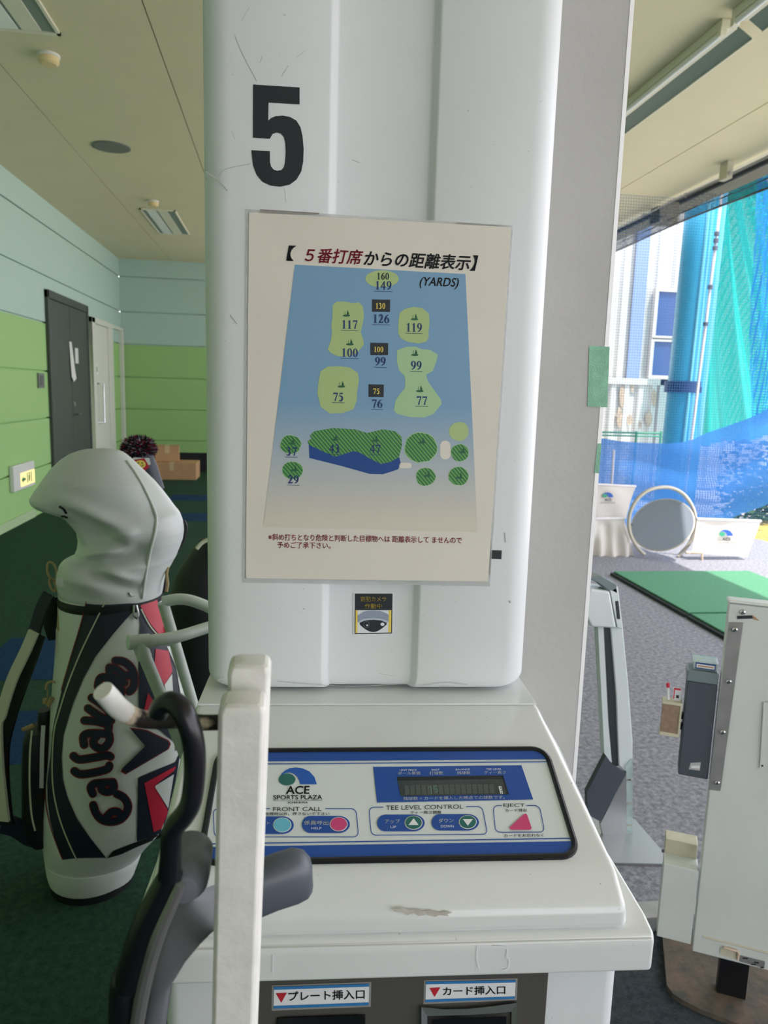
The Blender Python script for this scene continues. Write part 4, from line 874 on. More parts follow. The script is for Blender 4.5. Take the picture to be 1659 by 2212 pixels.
m = MB(); strip(m, [s4(20, 1580), s4(120, 1610), s4(230, 1680), s4(290, 1690)], .05, lambda i: YG-.06, 'bag_navy', .008); m.build('strap_end', SR)
m = MB()
for a, w, h in (((415, 200), 10, 20), ((420, 310), 6, 14)):
    q = s7(*a); m.tube([ony(q[0]+w*math.cos(t)+4*math.sin(t), q[1]+h*math.sin(t), YG-.03) for t in np.linspace(0, 2*math.pi, 17)], .003, 'bag_tan', 6, (False, False))
m.build('strap_ring', BAG)
m = MB(); q = s7(1325, 220); m.tube([ony(q[0]+3, q[1]-15, YG-.03), ony(q[0], q[1], YG-.03), ony(q[0]+3, q[1]+22, YG-.03), ony(q[0], q[1]+38, YG-.03)], .004, 'bag_tan', 8); m.build('zip_pull', BAG)
m = MB(); q = s7(1082, 520); m.tube([L3(q[0]-4, q[1]-14), L3(q[0]-5, q[1]+8), L3(q[0]+2, q[1]+16), L3(q[0]+6, q[1]+8), L3(q[0]+1, q[1]-14)], .003, 'chrome', 8); m.build('zip_pull', BAG)
m = MB(); a = [ony(*s7(*p), YG-.06) for p in ((445, 660), (498, 670), (495, 915), (440, 885))]; b_ = [p+np.array([0, .008, 0]) for p in a]; m.hexa(b_, a, 'strap_cream'); m.tube([ony(*s7(480, 670), YG-.06), ony(*s7(478, 560), YG-.05), ony(*s7(492, 450), YG-.04)], .007, 'bag_tan', 8); m.build('bag_tag', BAG)
m = MB(); a = [ony(*p, YG-.08) for p in (s7(365, 1140), s7(375, 1095), s7(410, 1078), s7(440, 1085))]; m.tube(a, .003, 'bag_tan', 6, dense=4)
for p, q2 in (((355, 1250), (358, 1215)), ((385, 1270), (415, 1205))): m.tube([ony(*s7(*p), YG-.08), ony(*s7(*q2), YG-.08)], .006, 'bag_tan', 8)
m.tube([ony(*s7(380, 1140), YG-.08), ony(*s7(375, 1240), YG-.08)], .0015, 'bag_tan', 6); m.build('tee_holder', BAG)

# pompom headcover poking out behind the hood
HC = thing('club_headcover', 'knitted club headcover with a dark pompom and smiling yellow patch behind the bag hood', 'headcover', tuple(ony(310, 1010, 2.14)))
cp = ony(300, 968, 2.14); rp_ = .047
m = MB(); rg = random.Random(3)
for i in range(1500):
    u = rg.uniform(-1, 1); a = rg.uniform(0, 6.283); n = np.array([math.sqrt(1-u*u)*math.cos(a), math.sqrt(1-u*u)*math.sin(a), u]); t = np.cross(n, [.3, .5, .8]); t /= np.linalg.norm(t); b_ = np.cross(n, t)
    c0 = cp+n*rp_*rg.uniform(.55, .8)*np.array([1.05, 1.0, .78]); e = cp+n*rp_*rg.uniform(.95, 1.12)*np.array([1.05, 1.0, .78])+t*rg.uniform(-.006, .006)
    m.add([c0+t*.0035, c0-t*.0018+b_*.003, c0-t*.0018-b_*.003, e], [(0, 1, 3), (1, 2, 3), (2, 0, 3)], rg.choice(['pile_navy', 'pile_navy', 'pile_navy', 'pile_grey', 'pile_red']))
o = m.build('pompom', HC)
m = MB(); loops = []
for q, r_ in (((302, 985), .034), ((306, 1000), .036), ((312, 1015), .036), ((320, 1035), .034), ((330, 1060), .032)):
    c = ony(*q, 2.14); loops.append([c+np.array([r_*math.cos(t), r_*math.sin(t), .25*r_*math.cos(t)]) for t in np.linspace(0, 2*math.pi, 25)[:-1]])
m.loft(loops, 'bag_navy'); KN = m.build('knit_sleeve', HC)
def hcp(off): return lambda px, py: ony(px, py, 2.102-off)
m = MB(); m.poly([s3_(1010, 350), s3_(1070, 325), s3_(1190, 330), s3_(1200, 380), s3_(1110, 430), s3_(1060, 400)], hcp(.002), 'bag_white'); m.poly([s3_(1060, 345), s3_(1150, 330), s3_(1190, 400), s3_(1130, 455), s3_(1060, 400)], hcp(.003), 'bag_red')
m.build('knit_stripes', KN)
m = MB(); q = s3_(1117, 380); m.poly(ell(q[0], q[1], 12, 9), hcp(.005), 'yellow_ink'); m.ribbon([(q[0]-7, q[1]+1), (q[0], q[1]+5), (q[0]+7, q[1]+1)], 1.2, hcp(.006), 'ink_black', 4); m.poly(ell(q[0]-4, q[1]-3, 1.3, 1.8, 8), hcp(.006), 'ink_black'); m.poly(ell(q[0]+4, q[1]-3, 1.3, 1.8, 8), hcp(.006), 'ink_black'); m.build('smiling_patch', KN)

# dark bag behind the pillar's left edge
DB = thing('golf_bag', 'dark golf bag half hidden behind the white cladding, beyond the pipe rack', 'golf bag', (-.27, 2.75, 0))
ds = Skin([(1165, 432, 480), (1180, 420, 500), (1205, 402, 510), (1240, 378, 520), (1290, 366, 520), (1350, 370, 515), (1420, 375, 510), (1500, 380, 505), (1580, 385, 500), (1615, 388, 498)], 2.75, lambda z, h: h*.9, 2)
m = MB(); ds.mesh(m, 'bag_black', 60, 40); m.build('bag_body', DB, sharp=80)
m = MB(); m.lathe((float((ds.l[0]+ds.r[0])/2), 2.75, 0), [(.1, 0), (.1, float(ds.z[0])+.01), (.09, float(ds.z[0])+.02)], 'bag_black', 32); m.build('base_cup', DB)
m = MB(); m.tube([ony(425, 1185, 2.62), ony(437, 1172, 2.62), ony(452, 1165, 2.62)], .007, 'strap_cream', 8, dense=3); m.build('carry_strap', DB)

# white pipe bag rack
RK = thing('bag_rack', 'white pipe bag rack crossing in front of the big golf bag', 'rack', (-.1, 1.5, 0))
m = MB(); P = [ony(283, 1388, 1.44), ony(330, 1384, 1.46), ony(385, 1375, 1.5), ony(450, 1355, 1.56), ony(560, 1320, 1.66)]; m.tube(P, .0125, 'pipe_white', 14, dense=4); m.build('front_rail', RK)
m = MB(); P = [ony(352, 1300, 1.78), ony(390, 1294, 1.78), ony(430, 1303, 1.78), ony(480, 1330, 1.78), ony(600, 1420, 1.78)]; m.tube(P, .0135, 'pipe_white', 14, dense=4); m.build('rear_rail', RK)
m = MB(); m.tube([ony(276, 1388, 1.438), ony(322, 1385, 1.455)], .0148, 'pipe_white', 16); m.tube([ony(301, 1388, 1.446), ony(312, 1420, 1.449)], .0146, 'pipe_white', 16); m.build('tee_joint', RK)
m = MB(); a, b = ony(301, 1390, 1.446), ony(365, 1545, 1.47); d = (b-a)/(a[2]-b[2]); m.tube([a, b, a+d*(a[2]-.0)], .0125, 'pipe_white', 14); m.build('front_leg', RK)
m = MB(); a, b = ony(352, 1302, 1.78), ony(424, 1545, 1.80); d = (b-a)/(a[2]-b[2]); m.tube([a, b, a+d*(a[2]-.0)], .0135, 'pipe_white', 14); m.build('rear_leg', RK)

# left wall fittings, cartons
y, z = onwall(43, 1028)
EXS = thing('exit_light', 'lit white emergency exit guide light low on the green wall', 'exit sign', (XW, y, z))
q = [onwall(*p) for p in ((18, 1003), (64, 998), (64, 1050), (20, 1062))]; y0_, y1_ = q[0][0], q[1][0]; zt_, zb_2 = (q[0][1]+q[1][1])/2, (q[2][1]+q[3][1])/2
m = MB(); m.box((XW, y0_, zb_2), (XW+.045, y1_, zt_), 'box_white'); m.build('casing', EXS, bevel=.01)
m = MB(); hh = zt_-zb_2; ww = y1_-y0_; m.box((XW+.045, y0_+ww*.28, zb_2+hh*.12), (XW+.047, y1_-ww*.02, zb_2+hh*.66), 'lit_sign'); SG = m.build('lit_panel', EXS); SG['label'] = 'glowing pale yellow panel with green arrow and figure'
m = MB(); f_ = lambda a, b: (XW+.0475, y0_+ww*a, zb_2+hh*b)
m.poly([(.32, .38), (.42, .52), (.42, .43), (.52, .43), (.52, .33), (.42, .33), (.42, .24)], f_, 'sign_green'); m.poly([(.58, .2), (.62, .2), (.62, .6), (.58, .6)], f_, 'sign_green'); m.poly([(.78, .2), (.82, .2), (.82, .6), (.78, .6)], f_, 'sign_green'); m.poly([(.66, .25), (.72, .25), (.74, .5), (.66, .5)], f_, 'sign_green'); m.poly(ell(.7, .56, .03, .05, 10), f_, 'sign_green'); m.build('exit_symbol', SG)
y, z = onwall(86, 822); m = MB(); m.box((XW, y-.09, z-.075), (XW+.02, y+.09, z+.075), 'grille_grey'); m.box((XW+.02, y-.05, z-.05), (XW+.026, y+.05, z+.05), 'steel_dark'); tag(m.build('wall_switch', loc=(XW, y, z), bevel=.004), 'small grey switch plate on the green wall left of the dark door', 'switch')
def carton(lx, rx, ty, by, Y, zb, dep, label, rot=0.0):
    l, r = ony(lx, by, Y), ony(rx, by, Y); h = float(ony(lx, ty, Y)[2]-l[2]); w_ = float(r[0]-l[0]); c = (float(l[0]+r[0])/2, Y+dep/2, zb)
    T = thing('cardboard_box', label, 'box', c, rot, 'cardboard boxes by the back wall')
    Mx = ROOT[T.name]; fr = lambda x, y, z: tuple(Mx @ Vector((x, y, z)))
    m = MB(); m.box((-w_/2, -dep/2, 0), (w_/2, dep/2, h), 'carton', fr); m.build('carton', T, bevel=.006)
    m = MB(); m.box((-.03, -dep/2-.001, h*.55), (.03, -dep/2, h), 'carton_tape', fr); m.box((-.03, -dep/2-.001, h), (.03, dep/2, h+.001), 'carton_tape', fr); m.build('packing_tape', T); return h
h1 = carton(318, 424, 1000, 1037, 11.03, 0, .5, 'long brown carton lying on the green carpet at the back wall')
carton(332, 384, 964, 997, 11.15, h1+.003, .36, 'smaller brown carton stacked on the long carton', .12)

# ceiling fittings, walkway side
def troffer(x0, x1, y0, y1, label):
    T = thing('ceiling_light', label, 'light', ((x0+x1)/2, (y0+y1)/2, ZC), 0, 'recessed lights over the walkway'); z = ZC
    m = MB(); t = .03
    for a in ((x0, y0, x1, y0+t), (x0, y1-t, x1, y1), (x0, y0, x0+t*.6, y1), (x1-t*.6, y0, x1, y1)): m.box((a[0], a[1], z-.012), (a[2], a[3], z-.0005), 'fixture_white')
    m.build('frame', T)
    m = MB(); w_ = x1-x0; m.box((x0+.02, y0+.03, z-.006), (x1-.02, y1-.03, z-.001), 'fixture_dark'); m.build('reflector', T)
    for f in (.3, .62):
        m = MB(); m.box((x0+w_*f-.05, y0+.035, z-.011), (x0+w_*f+.05, y1-.035, z-.006), 'tube_white' if f < .5 else 'fixture_white'); m.build('diffuser', T)
troffer(-1.585, -1.213, 3.35, 4.635, 'recessed fluorescent ceiling light cut off by the upper left corner')
troffer(-1.545, -1.165, 8.72, 10.02, 'small far recessed ceiling light near the back wall')
def detector(px, py, r, label):
    c = onz(px, py, ZC); T = thing('smoke_detector', label, 'smoke detector', (c[0], c[1], ZC))
    m = MB(); m.lathe(c, [(r*1.0, 0), (r*1.02, -.012), (r*.95, -.016)], 'box_white', 28); m.build('mount', T)
    m = MB(); m.lathe(c, [(r*.92, -.016), (r*.9, -.045), (r*.7, -.055), (0, -.057)], 'detector_cream', 28); m.build('head', T)
detector(105, 118, .062, 'cream smoke detector on the ceiling near the upper left light'); detector(331, 434, .055, 'white smoke detector beside the far recessed light')
c = onz(240, 317, ZC); T = thing('ceiling_speaker', 'round grey speaker grille set flush in the walkway ceiling', 'speaker', (c[0], c[1], ZC))
m = MB(); m.lathe(c, [(.15, 0), (.15, -.006), (.135, -.008)], 'grille_grey', 36); m.build('rim', T); m = MB(); m.lathe(c, [(.135, -.003), (.134, -.010), (0, -.012)], 'grille_grey', 36); m.build('grille', T)
# strip lights over the bays
def strip_light(y0, y1, label):
    T = thing('strip_light', label, 'light', (2.28, (y0+y1)/2, ZC), 0, 'strip lights over the bays'); z = ZC
    m = MB(); m.box((2.15, y0, z-.045), (2.235, y1, z-.0005), 'fixture_white'); m.build('casing', T, bevel=.004)
    m = MB(); m.hexa([(2.232, y0, z-.03), (2.232, y1, z-.03), (2.237, y1, z-.03), (2.237, y0, z-.03)], [(2.318, y0, z-.08), (2.318, y1, z-.08), (2.323, y1, z-.08), (2.323, y0, z-.08)], 'fixture_dark')  # the dark tone paints in the shade on the wing's underside
    m.box((2.318, y0, z-.086), (2.326, y1, z-.078), 'fixture_white'); m.build('reflector', T)
    m = MB(); m.tube([(2.165, y0+.03, z-.062), (2.165, y1-.03, z-.062)], .0145, 'tube_white', 14); m.build('lamp_tube', T)
    for y in (y0+.015, y1-.015):
        m = MB(); m.box((2.147, y-.015, z-.08), (2.183, y+.015, z-.04), 'fixture_white'); m.build('lamp_holder', T, bevel=.003)
strip_light(3.78, 6.28, 'long strip light on the bay ceiling right of the pillar'); strip_light(2.2, 3.70, 'strip light at the top right corner, only its end in view')

# roof edge: channel, brackets, wire and rolled-down black screen
m = MB(); m.box((3.645, -7, 3.30), (4.15, 10.8, 3.33), 'bracket_tan'); m.box((4.14, -7, 3.33), (4.15, 10.8, 3.46), 'bracket_tan'); m.box((3.645, -7, 3.235), (3.66, 10.8, 3.30), 'bracket_tan'); m.box((3.88, -7, 3.27), (3.90, 10.8, 3.30), 'steel_dark'); m.box((3.645, -7, 3.33), (4.14, 10.8, 3.46), 'steel_dark')
tag(m.build('roof_channel', loc=(3.8, 5, 3.2)), 'dark steel channel running along the roof edge above the bays', 'channel')
for Y, lb_ in ((5.86, 'tan bracket plate fixed below the ceiling at the roof edge, nearest one'), (7.35, 'tan bracket block behind the black screen at the roof edge, farther one')):
    T = thing('roof_bracket', lb_, 'bracket', (3.55, Y, ZC))
    m = MB(); x = 3.46 if Y < 6 else 3.68; m.box((x, Y-.055, ZC-.135), (x+.05, Y+.055, ZC-.0005) if Y < 6 else (x+.2, Y+.15, ZC+.06), 'bracket_tan'); m.build('plate', T, bevel=.003)
    m = MB(); m.lathe((x+.02, Y-.055, ZC-.1), [(.014, 0), (.014, -.012), (0, -.016)], 'steel', 14, 'y'); m.build('bolt', T)
SCN = thing('roll_screen', 'black mesh screen strip hanging from a wire along the roof edge', 'screen', (3.62, 5, 3.1))
m = MB(); ys = np.linspace(-1, 10.7, 60); zb2 = [2.965+.012*math.sin(y*2.1) for y in ys]
m.loft([[(3.62, y, 3.195) for y in ys], [(3.64, y, (3.195+b)/2) for y, b in zip(ys, zb2)], [(3.63, y, b) for y, b in zip(ys, zb2)]], 'net_black', False); m.build('mesh', SCN)
m = MB(); m.tube([(3.63, y, b) for y, b in zip(ys, zb2)], .008, 'black', 6); m.tube([(3.63, y, b+.07+.008*math.sin(5*y)) for y, b in zip(ys, zb2)], .004, 'black', 6); m.build('hem', SCN)
m = MB(); m.tube([(3.615, y, 3.19+.004*math.sin(3*y)) for y in ys], .009, 'steel', 8); m.build('wire', SCN)
for Y in (4.9, 5.45, 6.0, 6.7, 7.5, 8.4):
    m = MB(); m.tube([(3.615+.018*math.cos(t), Y, 3.19+.018*math.sin(t)) for t in np.linspace(0, 2*math.pi, 13)], .004, 'steel', 6, (False, False)); m.build('ring', SCN)

# ================================================================== THE BAYS ON THE RIGHT
# tee machine mast beyond the pillar
TM = thing('tee_mast', 'slim white and black upright on a steel base plate beyond the pillar', 'tee machine', (1.0, 2.05, 0))
zr = lambda x, y: (1200+x/2.723, 1400+y/2.723)
m = MB(); q = [onz(*p, .008) for p in ((1448, 1858), (1438, 1866), (1300, 1863), (1180, 1870), (1215, 1750), (1330, 1750), (1372, 1770))]
m.add(list(q)+[p-np.array([0, 0, .007]) for p in q], [tuple(range(7)), tuple(range(13, 6, -1))]+[(i, 7+i, 7+(i+1) % 7, (i+1) % 7) for i in range(7)], 'silver'); m.build('base_plate', TM)
m = MB(); c = onz(1434, 1838, .009); m.lathe(c, [(.006, 0), (.006, .002), (0, .002)], 'black', 12); m.build('bolt_hole', TM)
YM = 2.02
def slabp(mb, pts, y, th, mt):
    a = [ony(*p, y) for p in pts]; b_ = [p+np.array([0, th, 0]) for p in a]; n = len(a)
    mb.add(list(a)+b_, [tuple(range(n)), tuple(range(2*n-1, n-1, -1))]+[(i, n+i, n+(i+1) % n, (i+1) % n) for i in range(n)], mt)
m = MB(); slabp(m, [(1291, 1340), (1303, 1340), (1314, 1560), (1322, 1648), (1306, 1634)], YM-.002, .03, 'acrylic_white'); m.build('left_edge', TM)
m = MB(); slabp(m, [(1303, 1345), (1320, 1345), (1330, 1480), (1337, 1655), (1325, 1655), (1315, 1560)], YM+.001, .03, 'slot_black'); m.build('slot', TM)
m = MB(); slabp(m, [(1318, 1345), (1345, 1345), (1358, 1480), (1367, 1600), (1367, 1640), (1353, 1670), (1337, 1655), (1331, 1500)], YM-.004, .05, 'acrylic_white'); m.build('right_face', TM, bevel=.004)
m = MB(); a = [(1353, 1655), (1367, 1640), (1367, 1816), (1354, 1817)]; slabp(m, a, YM-.012, .02, 'plastic_clear'); m.build('clear_fin', TM)
for yy in (1685, 1735, 1783):
    m = MB(); m.tube([ony(1354, yy, YM-.014), ony(1367, yy-1, YM-.014)], .002, 'rusty_chip', 6); m.build('fin_clip', TM)
m = MB(); slabp(m, [(1309, 1632), (1325, 1655), (1353, 1672), (1297, 1775), (1270, 1760), (1268, 1712)], YM-.018, .02, 'plastic_dark'); m.build('dark_foot', TM)
m = MB(); slabp(m, [(1353, 1668), (1353, 1815), (1305, 1817), (1297, 1780)], YM-.014, .012, 'silver'); m.build('gusset', TM)
m = MB(); slabp(m, [(1262, 1295), (1276, 1272), (1318, 1278), (1332, 1358), (1278, 1355), (1266, 1330)], YM-.03, .09, 'acrylic_white'); m.build('head_cover', TM, bevel=.007)
m = MB(); slabp(m, [(1276, 1246), (1300, 1244), (1332, 1262), (1336, 1285), (1318, 1276), (1290, 1258), (1276, 1252)], YM-.02, .05, 'plastic_clear_grey'); slabp(m, [(1318, 1276), (1335, 1266), (1346, 1360), (1333, 1356)], YM-.02, .05, 'acrylic_white'); slabp(m, [(1329, 1298), (1337, 1298), (1341, 1338), (1333, 1338)], YM-.022, .01, 'slot_black'); m.build('hood_edge', TM, bevel=.003)

# neighbour's cabinet
CU = np.array([-.88701, .46175, 0]); CN = np.array([-.46175, -.88701, 0]); CO = np.array([.94256, 1.4143, 0])
def cb(s, z, off=0.0): return CO+CU*s+CN*off+EZ*z
def cpx(off): return lambda px, py: onp(px, py, CO, CN, off)
CB = thing('ball_cabinet', 'white steel machine panel of the next bay cut off by the right edge', 'cabinet', (float(CO[0]), float(CO[1]), 0), R(-27.5))
m = MB(); f_ = lambda x, y, z: cb(x, z, y); m.box((-.62, -.03, .1), (0, 0, .928), 'cabinet_white', f_); m.build('cabinet_body', CB, bevel=.003)
m = MB(); m.box((-.62, -.034, .929), (.003, .004, .936), 'cabinet_white', f_); m.build('cabinet_top', CB, bevel=.004)
m = MB(); m.poly([(1574, 1343), (1605, 1344), (1556, 1708), (1531, 1705)], cpx(.002), 'steel'); SS = m.build('steel_strip', CB)
for px, py in ((1587, 1359), (1574, 1471), (1561, 1580), (1549, 1689)):
    m = MB(); c = cpx(.003)(px, py); m.tube([c-CN*.002, c+CN*.003, c+CN*.005], [.006, .0055, .003], 'chrome', 12); m.build('screw', SS)
m = MB(); c = cpx(.0)(1604, 1322); m.tube([c, c+CN*.004, c+CN*.006], [.006, .0055, .003], 'chrome', 12); m.build('screw', CB)
m = MB(); m.poly([(1592, 1330), (1625, 1329), (1626, 1336), (1592, 1337)], cpx(.0012), 'tape_black'); m.poly([(1625, 1328), (1641, 1341), (1628, 1338)], cpx(.0013), 'carton'); m.build('tape_remnant', CB)
zq = lambda x, y: (1380+x/5.946, 1840+y/5.946)
m = MB(); hq = [cpx(.004)(*zq(*p)) for p in ((1030, 1185), (1090, 1215), (1260, 1260), (1280, 1290), (1265, 1370))]; m.tube(hq[1:], .003, 'rust_brown', 8); m.poly([zq(1050, 1230), zq(1250, 1285), zq(1240, 1370), zq(1045, 1315)], cpx(.002), 'cabinet_cream'); m.build('latch', CB)
m = MB(); m.poly([zq(1290, 1320), zq(1620, 1405), zq(1610, 1490), zq(1285, 1400)], cpx(.0015), 'steel')
for a, b in (((1330, 1350), (1400, 1365)), ((1480, 1400), (1540, 1425)), ((1560, 1470), (1600, 1480)), ((1440, 1430), (1500, 1440))): m.poly([zq(*a), zq(b[0], b[1]-12), zq(b[0], b[1]+8), zq(a[0], a[1]+18)], cpx(.002), 'ink_dark')
m.build('rating_label', CB)
m = MB(); m.poly([(1649, 1516), (1720, 1512), (1720, 1664), (1641, 1658)], cpx(.004), 'box_white'); m.poly([(1644, 1650), (1648, 1650), (1648, 1654), (1644, 1654)], cpx(.005), 'ink_black'); m.build('side_plate', CB)
m = MB(); m.tube([cb(-.02, .145, .002), cb(-.62, .145, .002)], .0018, 'cabinet_cream', 6); m.build('door_seam', CB)
m = MB(); m.box((.004, -.05, .114), (.078, -.002, .30), 'cabinet_white', f_); m.box((.006, -.09, .295), (.076, -.048, .335), 'cabinet_cream', f_); m.build('side_tray', CB, bevel=.002)
m = MB(); m.box((-.12, -.028, .012), (-.06, -.002, .1), 'black', f_); m.build('foot', CB); m = MB(); m.box((-.5, -.028, .012), (-.42, -.002, .1), 'black', f_); m.build('foot', CB)  # black paints the shade of the void under the cabinet onto the feet
DBX = thing('ticket_box', 'dark grey plastic box hung beside the steel strip of the white cabinet', 'box', tuple(cb(.035, .52, -.02)), R(-27.5))
m = MB(); m.box((.0045, -.055, .521), (.066, -.004, .742), 'plastic_dark', f_); m.build('casing', DBX, bevel=.003)
m = MB(); m.box((.0045, -.057, .7425), (.068, -.002, .768), 'plastic_clear_grey', f_); m.build('lid', DBX, bevel=.003)
m = MB(); m.poly([(1492, 1649), (1514, 1648), (1512, 1666), (1488, 1663)], cpx(-.003), 'scuff'); m.poly([(1494, 1655), (1512, 1655), (1511, 1661), (1493, 1660)], cpx(-.0025), 'sticker_white'); m.build('label_plate', DBX)
m = MB()
for z in (.62, .645): m.box((.066, -.04, z), (.071, -.02, z+.012), 'plastic_dark', f_)
m.build('button', DBX, bevel=.002)
ER = thing('ticket_case', 'small clear case of blue and white cards lying on the dark grey box', 'case', tuple(cb(.035, .769, -.02)), R(-27.5))
m = MB(); m.box((.006, -.062, .7685), (.058, -.012, .787), 'plastic_clear', f_); m.box((.008, -.06, .770), (.056, -.014, .785), 'sticker_white', f_); m.build('case', ER, bevel=.002)
m = MB(); m.box((.012, -.0118, .7715), (.052, -.0112, .7855), 'window_blue', f_); m.box((.014, -.0111, .774), (.050, -.0107, .782), 'sticker_white', f_); m.box((.016, -.0106, .7765), (.048, -.0103, .7795), 'carton', f_); m.build('printed_card', ER)
PH = thing('pencil_holder', 'beige mesh pencil holder hanging left of the dark grey box', 'holder', tuple(cb(.093, .605, -.02)), R(-27.5))
m = MB(); m.box((.0735, -.035, .613), (.1115, -.008, .683), 'mesh_brown', f_); m.build('mesh_body', PH)
m = MB()
for a in ((.0715, -.037, .606, .1135, -.006, .614), (.0715, -.037, .680, .1135, -.006, .687), (.0710, -.0375, .606, .0755, -.006, .687)): m.box((a[0], a[1], a[2]), (a[3], a[4], a[5]), 'cabinet_cream', f_)
m.build('rim', PH, bevel=.002)
m = MB(); a, b = cb(.098, .66, -.02), cb(.104, .722, -.022); m.tube([a, b], .0032, 'sticker_white', 10); PE = tag(m.build('marker_pen', loc=tuple(a)), 'white pen with a red cap standing in the mesh holder', 'pen'); ROOT[PE.name] = PE.matrix_world.copy()
m = MB(); m.tube([b-(b-a)*.12, b+(b-a)*.04], .0037, 'pen_red', 10); m.build('cap', PE)
CD = thing('scorecard', 'small white card with red border standing in the mesh holder', 'card', tuple(cb(.084, .69, -.02)), R(-27.5))
m = MB(); m.box((.0755, -.0225, .64), (.0915, -.0205, .717), 'sticker_white', f_); m.build('card', CD)
m = MB(); m.box((.0765, -.0204, .712), (.0905, -.0201, .716), 'pen_red', f_); m.box((.0885, -.0204, .69), (.0905, -.0201, .712), 'pen_red', f_); m.box((.079, -.0204, .693), (.085, -.0201, .700), 'ink_dark', f_); m.build('print', CD)
m = MB(); pl = [(.975, 1.60), (.892, 1.42), (.893, 1.395), (.905, 1.377), (.93, 1.35), (1.40, 1.0), (1.7, 1.3)]; n = len(pl)
m.add([(x, y, .012) for x, y in pl]+[(x, y, 0) for x, y in pl], [tuple(range(n)), tuple(range(2*n-1, n-1, -1))]+[(i, n+i, n+(i+1) % n, (i+1) % n) for i in range(n)], 'rust_plate')
tag(m.build('floor_plate', loc=(1.1, 1.3, 0)), 'rusty grey steel plate on the floor under the white cabinet', 'plate')

# hitting mats
def hmat(y0, y1, label):
    T = thing('hitting_mat', label, 'mat', (3.09, (y0+y1)/2, 0), 0, 'green hitting mats')
    m = MB(); m.box((2.52, y0, .001), (3.68, y1, .022), 'mat_base'); m.build('rubber_base', T, bevel=.003)
    m = MB(); m.box((2.545, y0+.01, .0225), (3.675, y1-.005, .034), 'mat_green'); m.build('turf', T, bevel=.004)
hmat(4.22, 5.31, 'green hitting mat with its far end toward the round mirror'); hmat(2.95, 4.2, 'nearer green hitting mat mostly hidden by the white cabinet')

# round mirror
YR = 5.93; MR = thing('swing_mirror', 'round grey swing mirror tilting inside a beige ring stand', 'mirror', (3.27, YR, 0))
zm = lambda x, y: (1270+x/4.265, 1030+y/4.265)
ring = [(520, 715), (470, 668), (420, 595), (388, 520), (376, 440), (385, 350), (420, 260), (480, 180), (560, 125), (640, 102), (720, 96), (800, 112), (880, 160), (940, 235), (975, 310), (990, 400), (985, 480), (960, 560), (930, 620), (880, 680), (830, 735)]
m = MB(); m.tube([ony(*zm(*p), YR) for p in ring], .016, 'mirror_frame', 12, dense=3); m.build('ring_stand', MR)
c = ony(*zm(684, 440), YR-.01)
v_ = CAM-c; v_ = v_/np.linalg.norm(v_); r1 = np.cross(v_, EZ); r1 = -r1/np.linalg.norm(r1); u1 = np.cross(r1, v_); u1 = u1 if u1[2] > 0 else -u1
nn = .83*v_+.557*(-.45*r1+.89*u1); nn /= np.linalg.norm(nn); e1 = np.cross(nn, [0.3, 0.2, 1.0]); e1 /= np.linalg.norm(e1); e2 = np.cross(nn, e1)   # the disc leans back
L_ = lambda r, h: [c+(e1*math.cos(t)+e2*math.sin(t))*r+nn*h for t in np.linspace(0, 2*math.pi, 49)[:-1]]
m = MB(); m.loft([L_(.0005, -.006), L_(.252, -.006), L_(.259, 0), L_(.252, .006), L_(.0005, .006)], 'mirror_grey', True, (True, True)); m.build('mirror_disc', MR)
m = MB(); m.tube(L_(.259, 0)+[L_(.259, 0)[0]], .006, 'mirror_frame', 8, (False, False)); m.build('disc_rim', MR)
for p, q2 in (((372, 432), (412, 436)), ((955, 452), (985, 446))):
    m = MB(); m.tube([ony(*zm(*p), YR), ony(*zm(*q2), YR)], .009, 'steel_dark', 10); m.build('pivot_pin', MR)

# banners
def banner(quad, Y, label, loc, wrinkle=.012, mark=None, legs=(), seed=1, folds_=False):
    T = thing('banner', label, 'banner', loc, 0, 'white partition banners'); rg = random.Random(seed); ph = [rg.uniform(0, 6) for _ in range(6)]
    q = [np.array(p, float) for p in quad]
    def pxy(u, v): return (q[0]*(1-u)+q[1]*u)*(1-v)+(q[3]*(1-u)+q[2]*u)*v
    def wob(u, v): return wrinkle*(math.sin(5*u+3*v+ph[0])*.5+math.sin(9*u-4*v+ph[1])*.3+(math.sin(22*u+3*v+ph[2])*.9*v if folds_ else 0))*min(1, 6*v)
    G = [[ony(*pxy(i/30, j/18), Y)+np.array([0, wob(i/30, j/18), 0]) for i in range(31)] for j in range(19)]
    m = MB(); m.loft(G, 'banner_white', False); m.loft([[p+np.array([0, .004, 0]) for p in r] for r in G], 'banner_white', False); CLO = m.build('cloth', T, sharp=80)
    m = MB(); m.tube([ony(*pxy(-.005, 0), Y), ony(*pxy(1.005, 0), Y)], .011, 'guy_white', 8); m.build('top_rail', T)
    if mark:
        m = MB(); f = lambda px, py: ony(px, py, Y-wrinkle*1.1-.004); o_, sx = mark
        emblem(m, o_, (sx, 0), (0, -sx), f, 'logo_blue', 'logo_green_bright')
        text(m, 'ACE', (o_[0]+sx*.2, o_[1]+sx*.36), (o_[0]+sx*.85, o_[1]+sx*.36), (o_[0]+sx*.2, o_[1]+sx*.12), f, 'grille_grey', .01)
        text(m, 'SPORTS PLAZA', (o_[0]-sx*.2, o_[1]+sx*.57), (o_[0]+sx*1.2, o_[1]+sx*.57), (o_[0]-sx*.2, o_[1]+sx*.43), f, 'grille_grey')
        m.build('printed_mark', CLO)
    for a, b in legs:
        m = MB(); m.tube([ony(*a, Y), ony(*b, Y)], .01, 'rust_brown', 8); m.build('stand_leg', T)
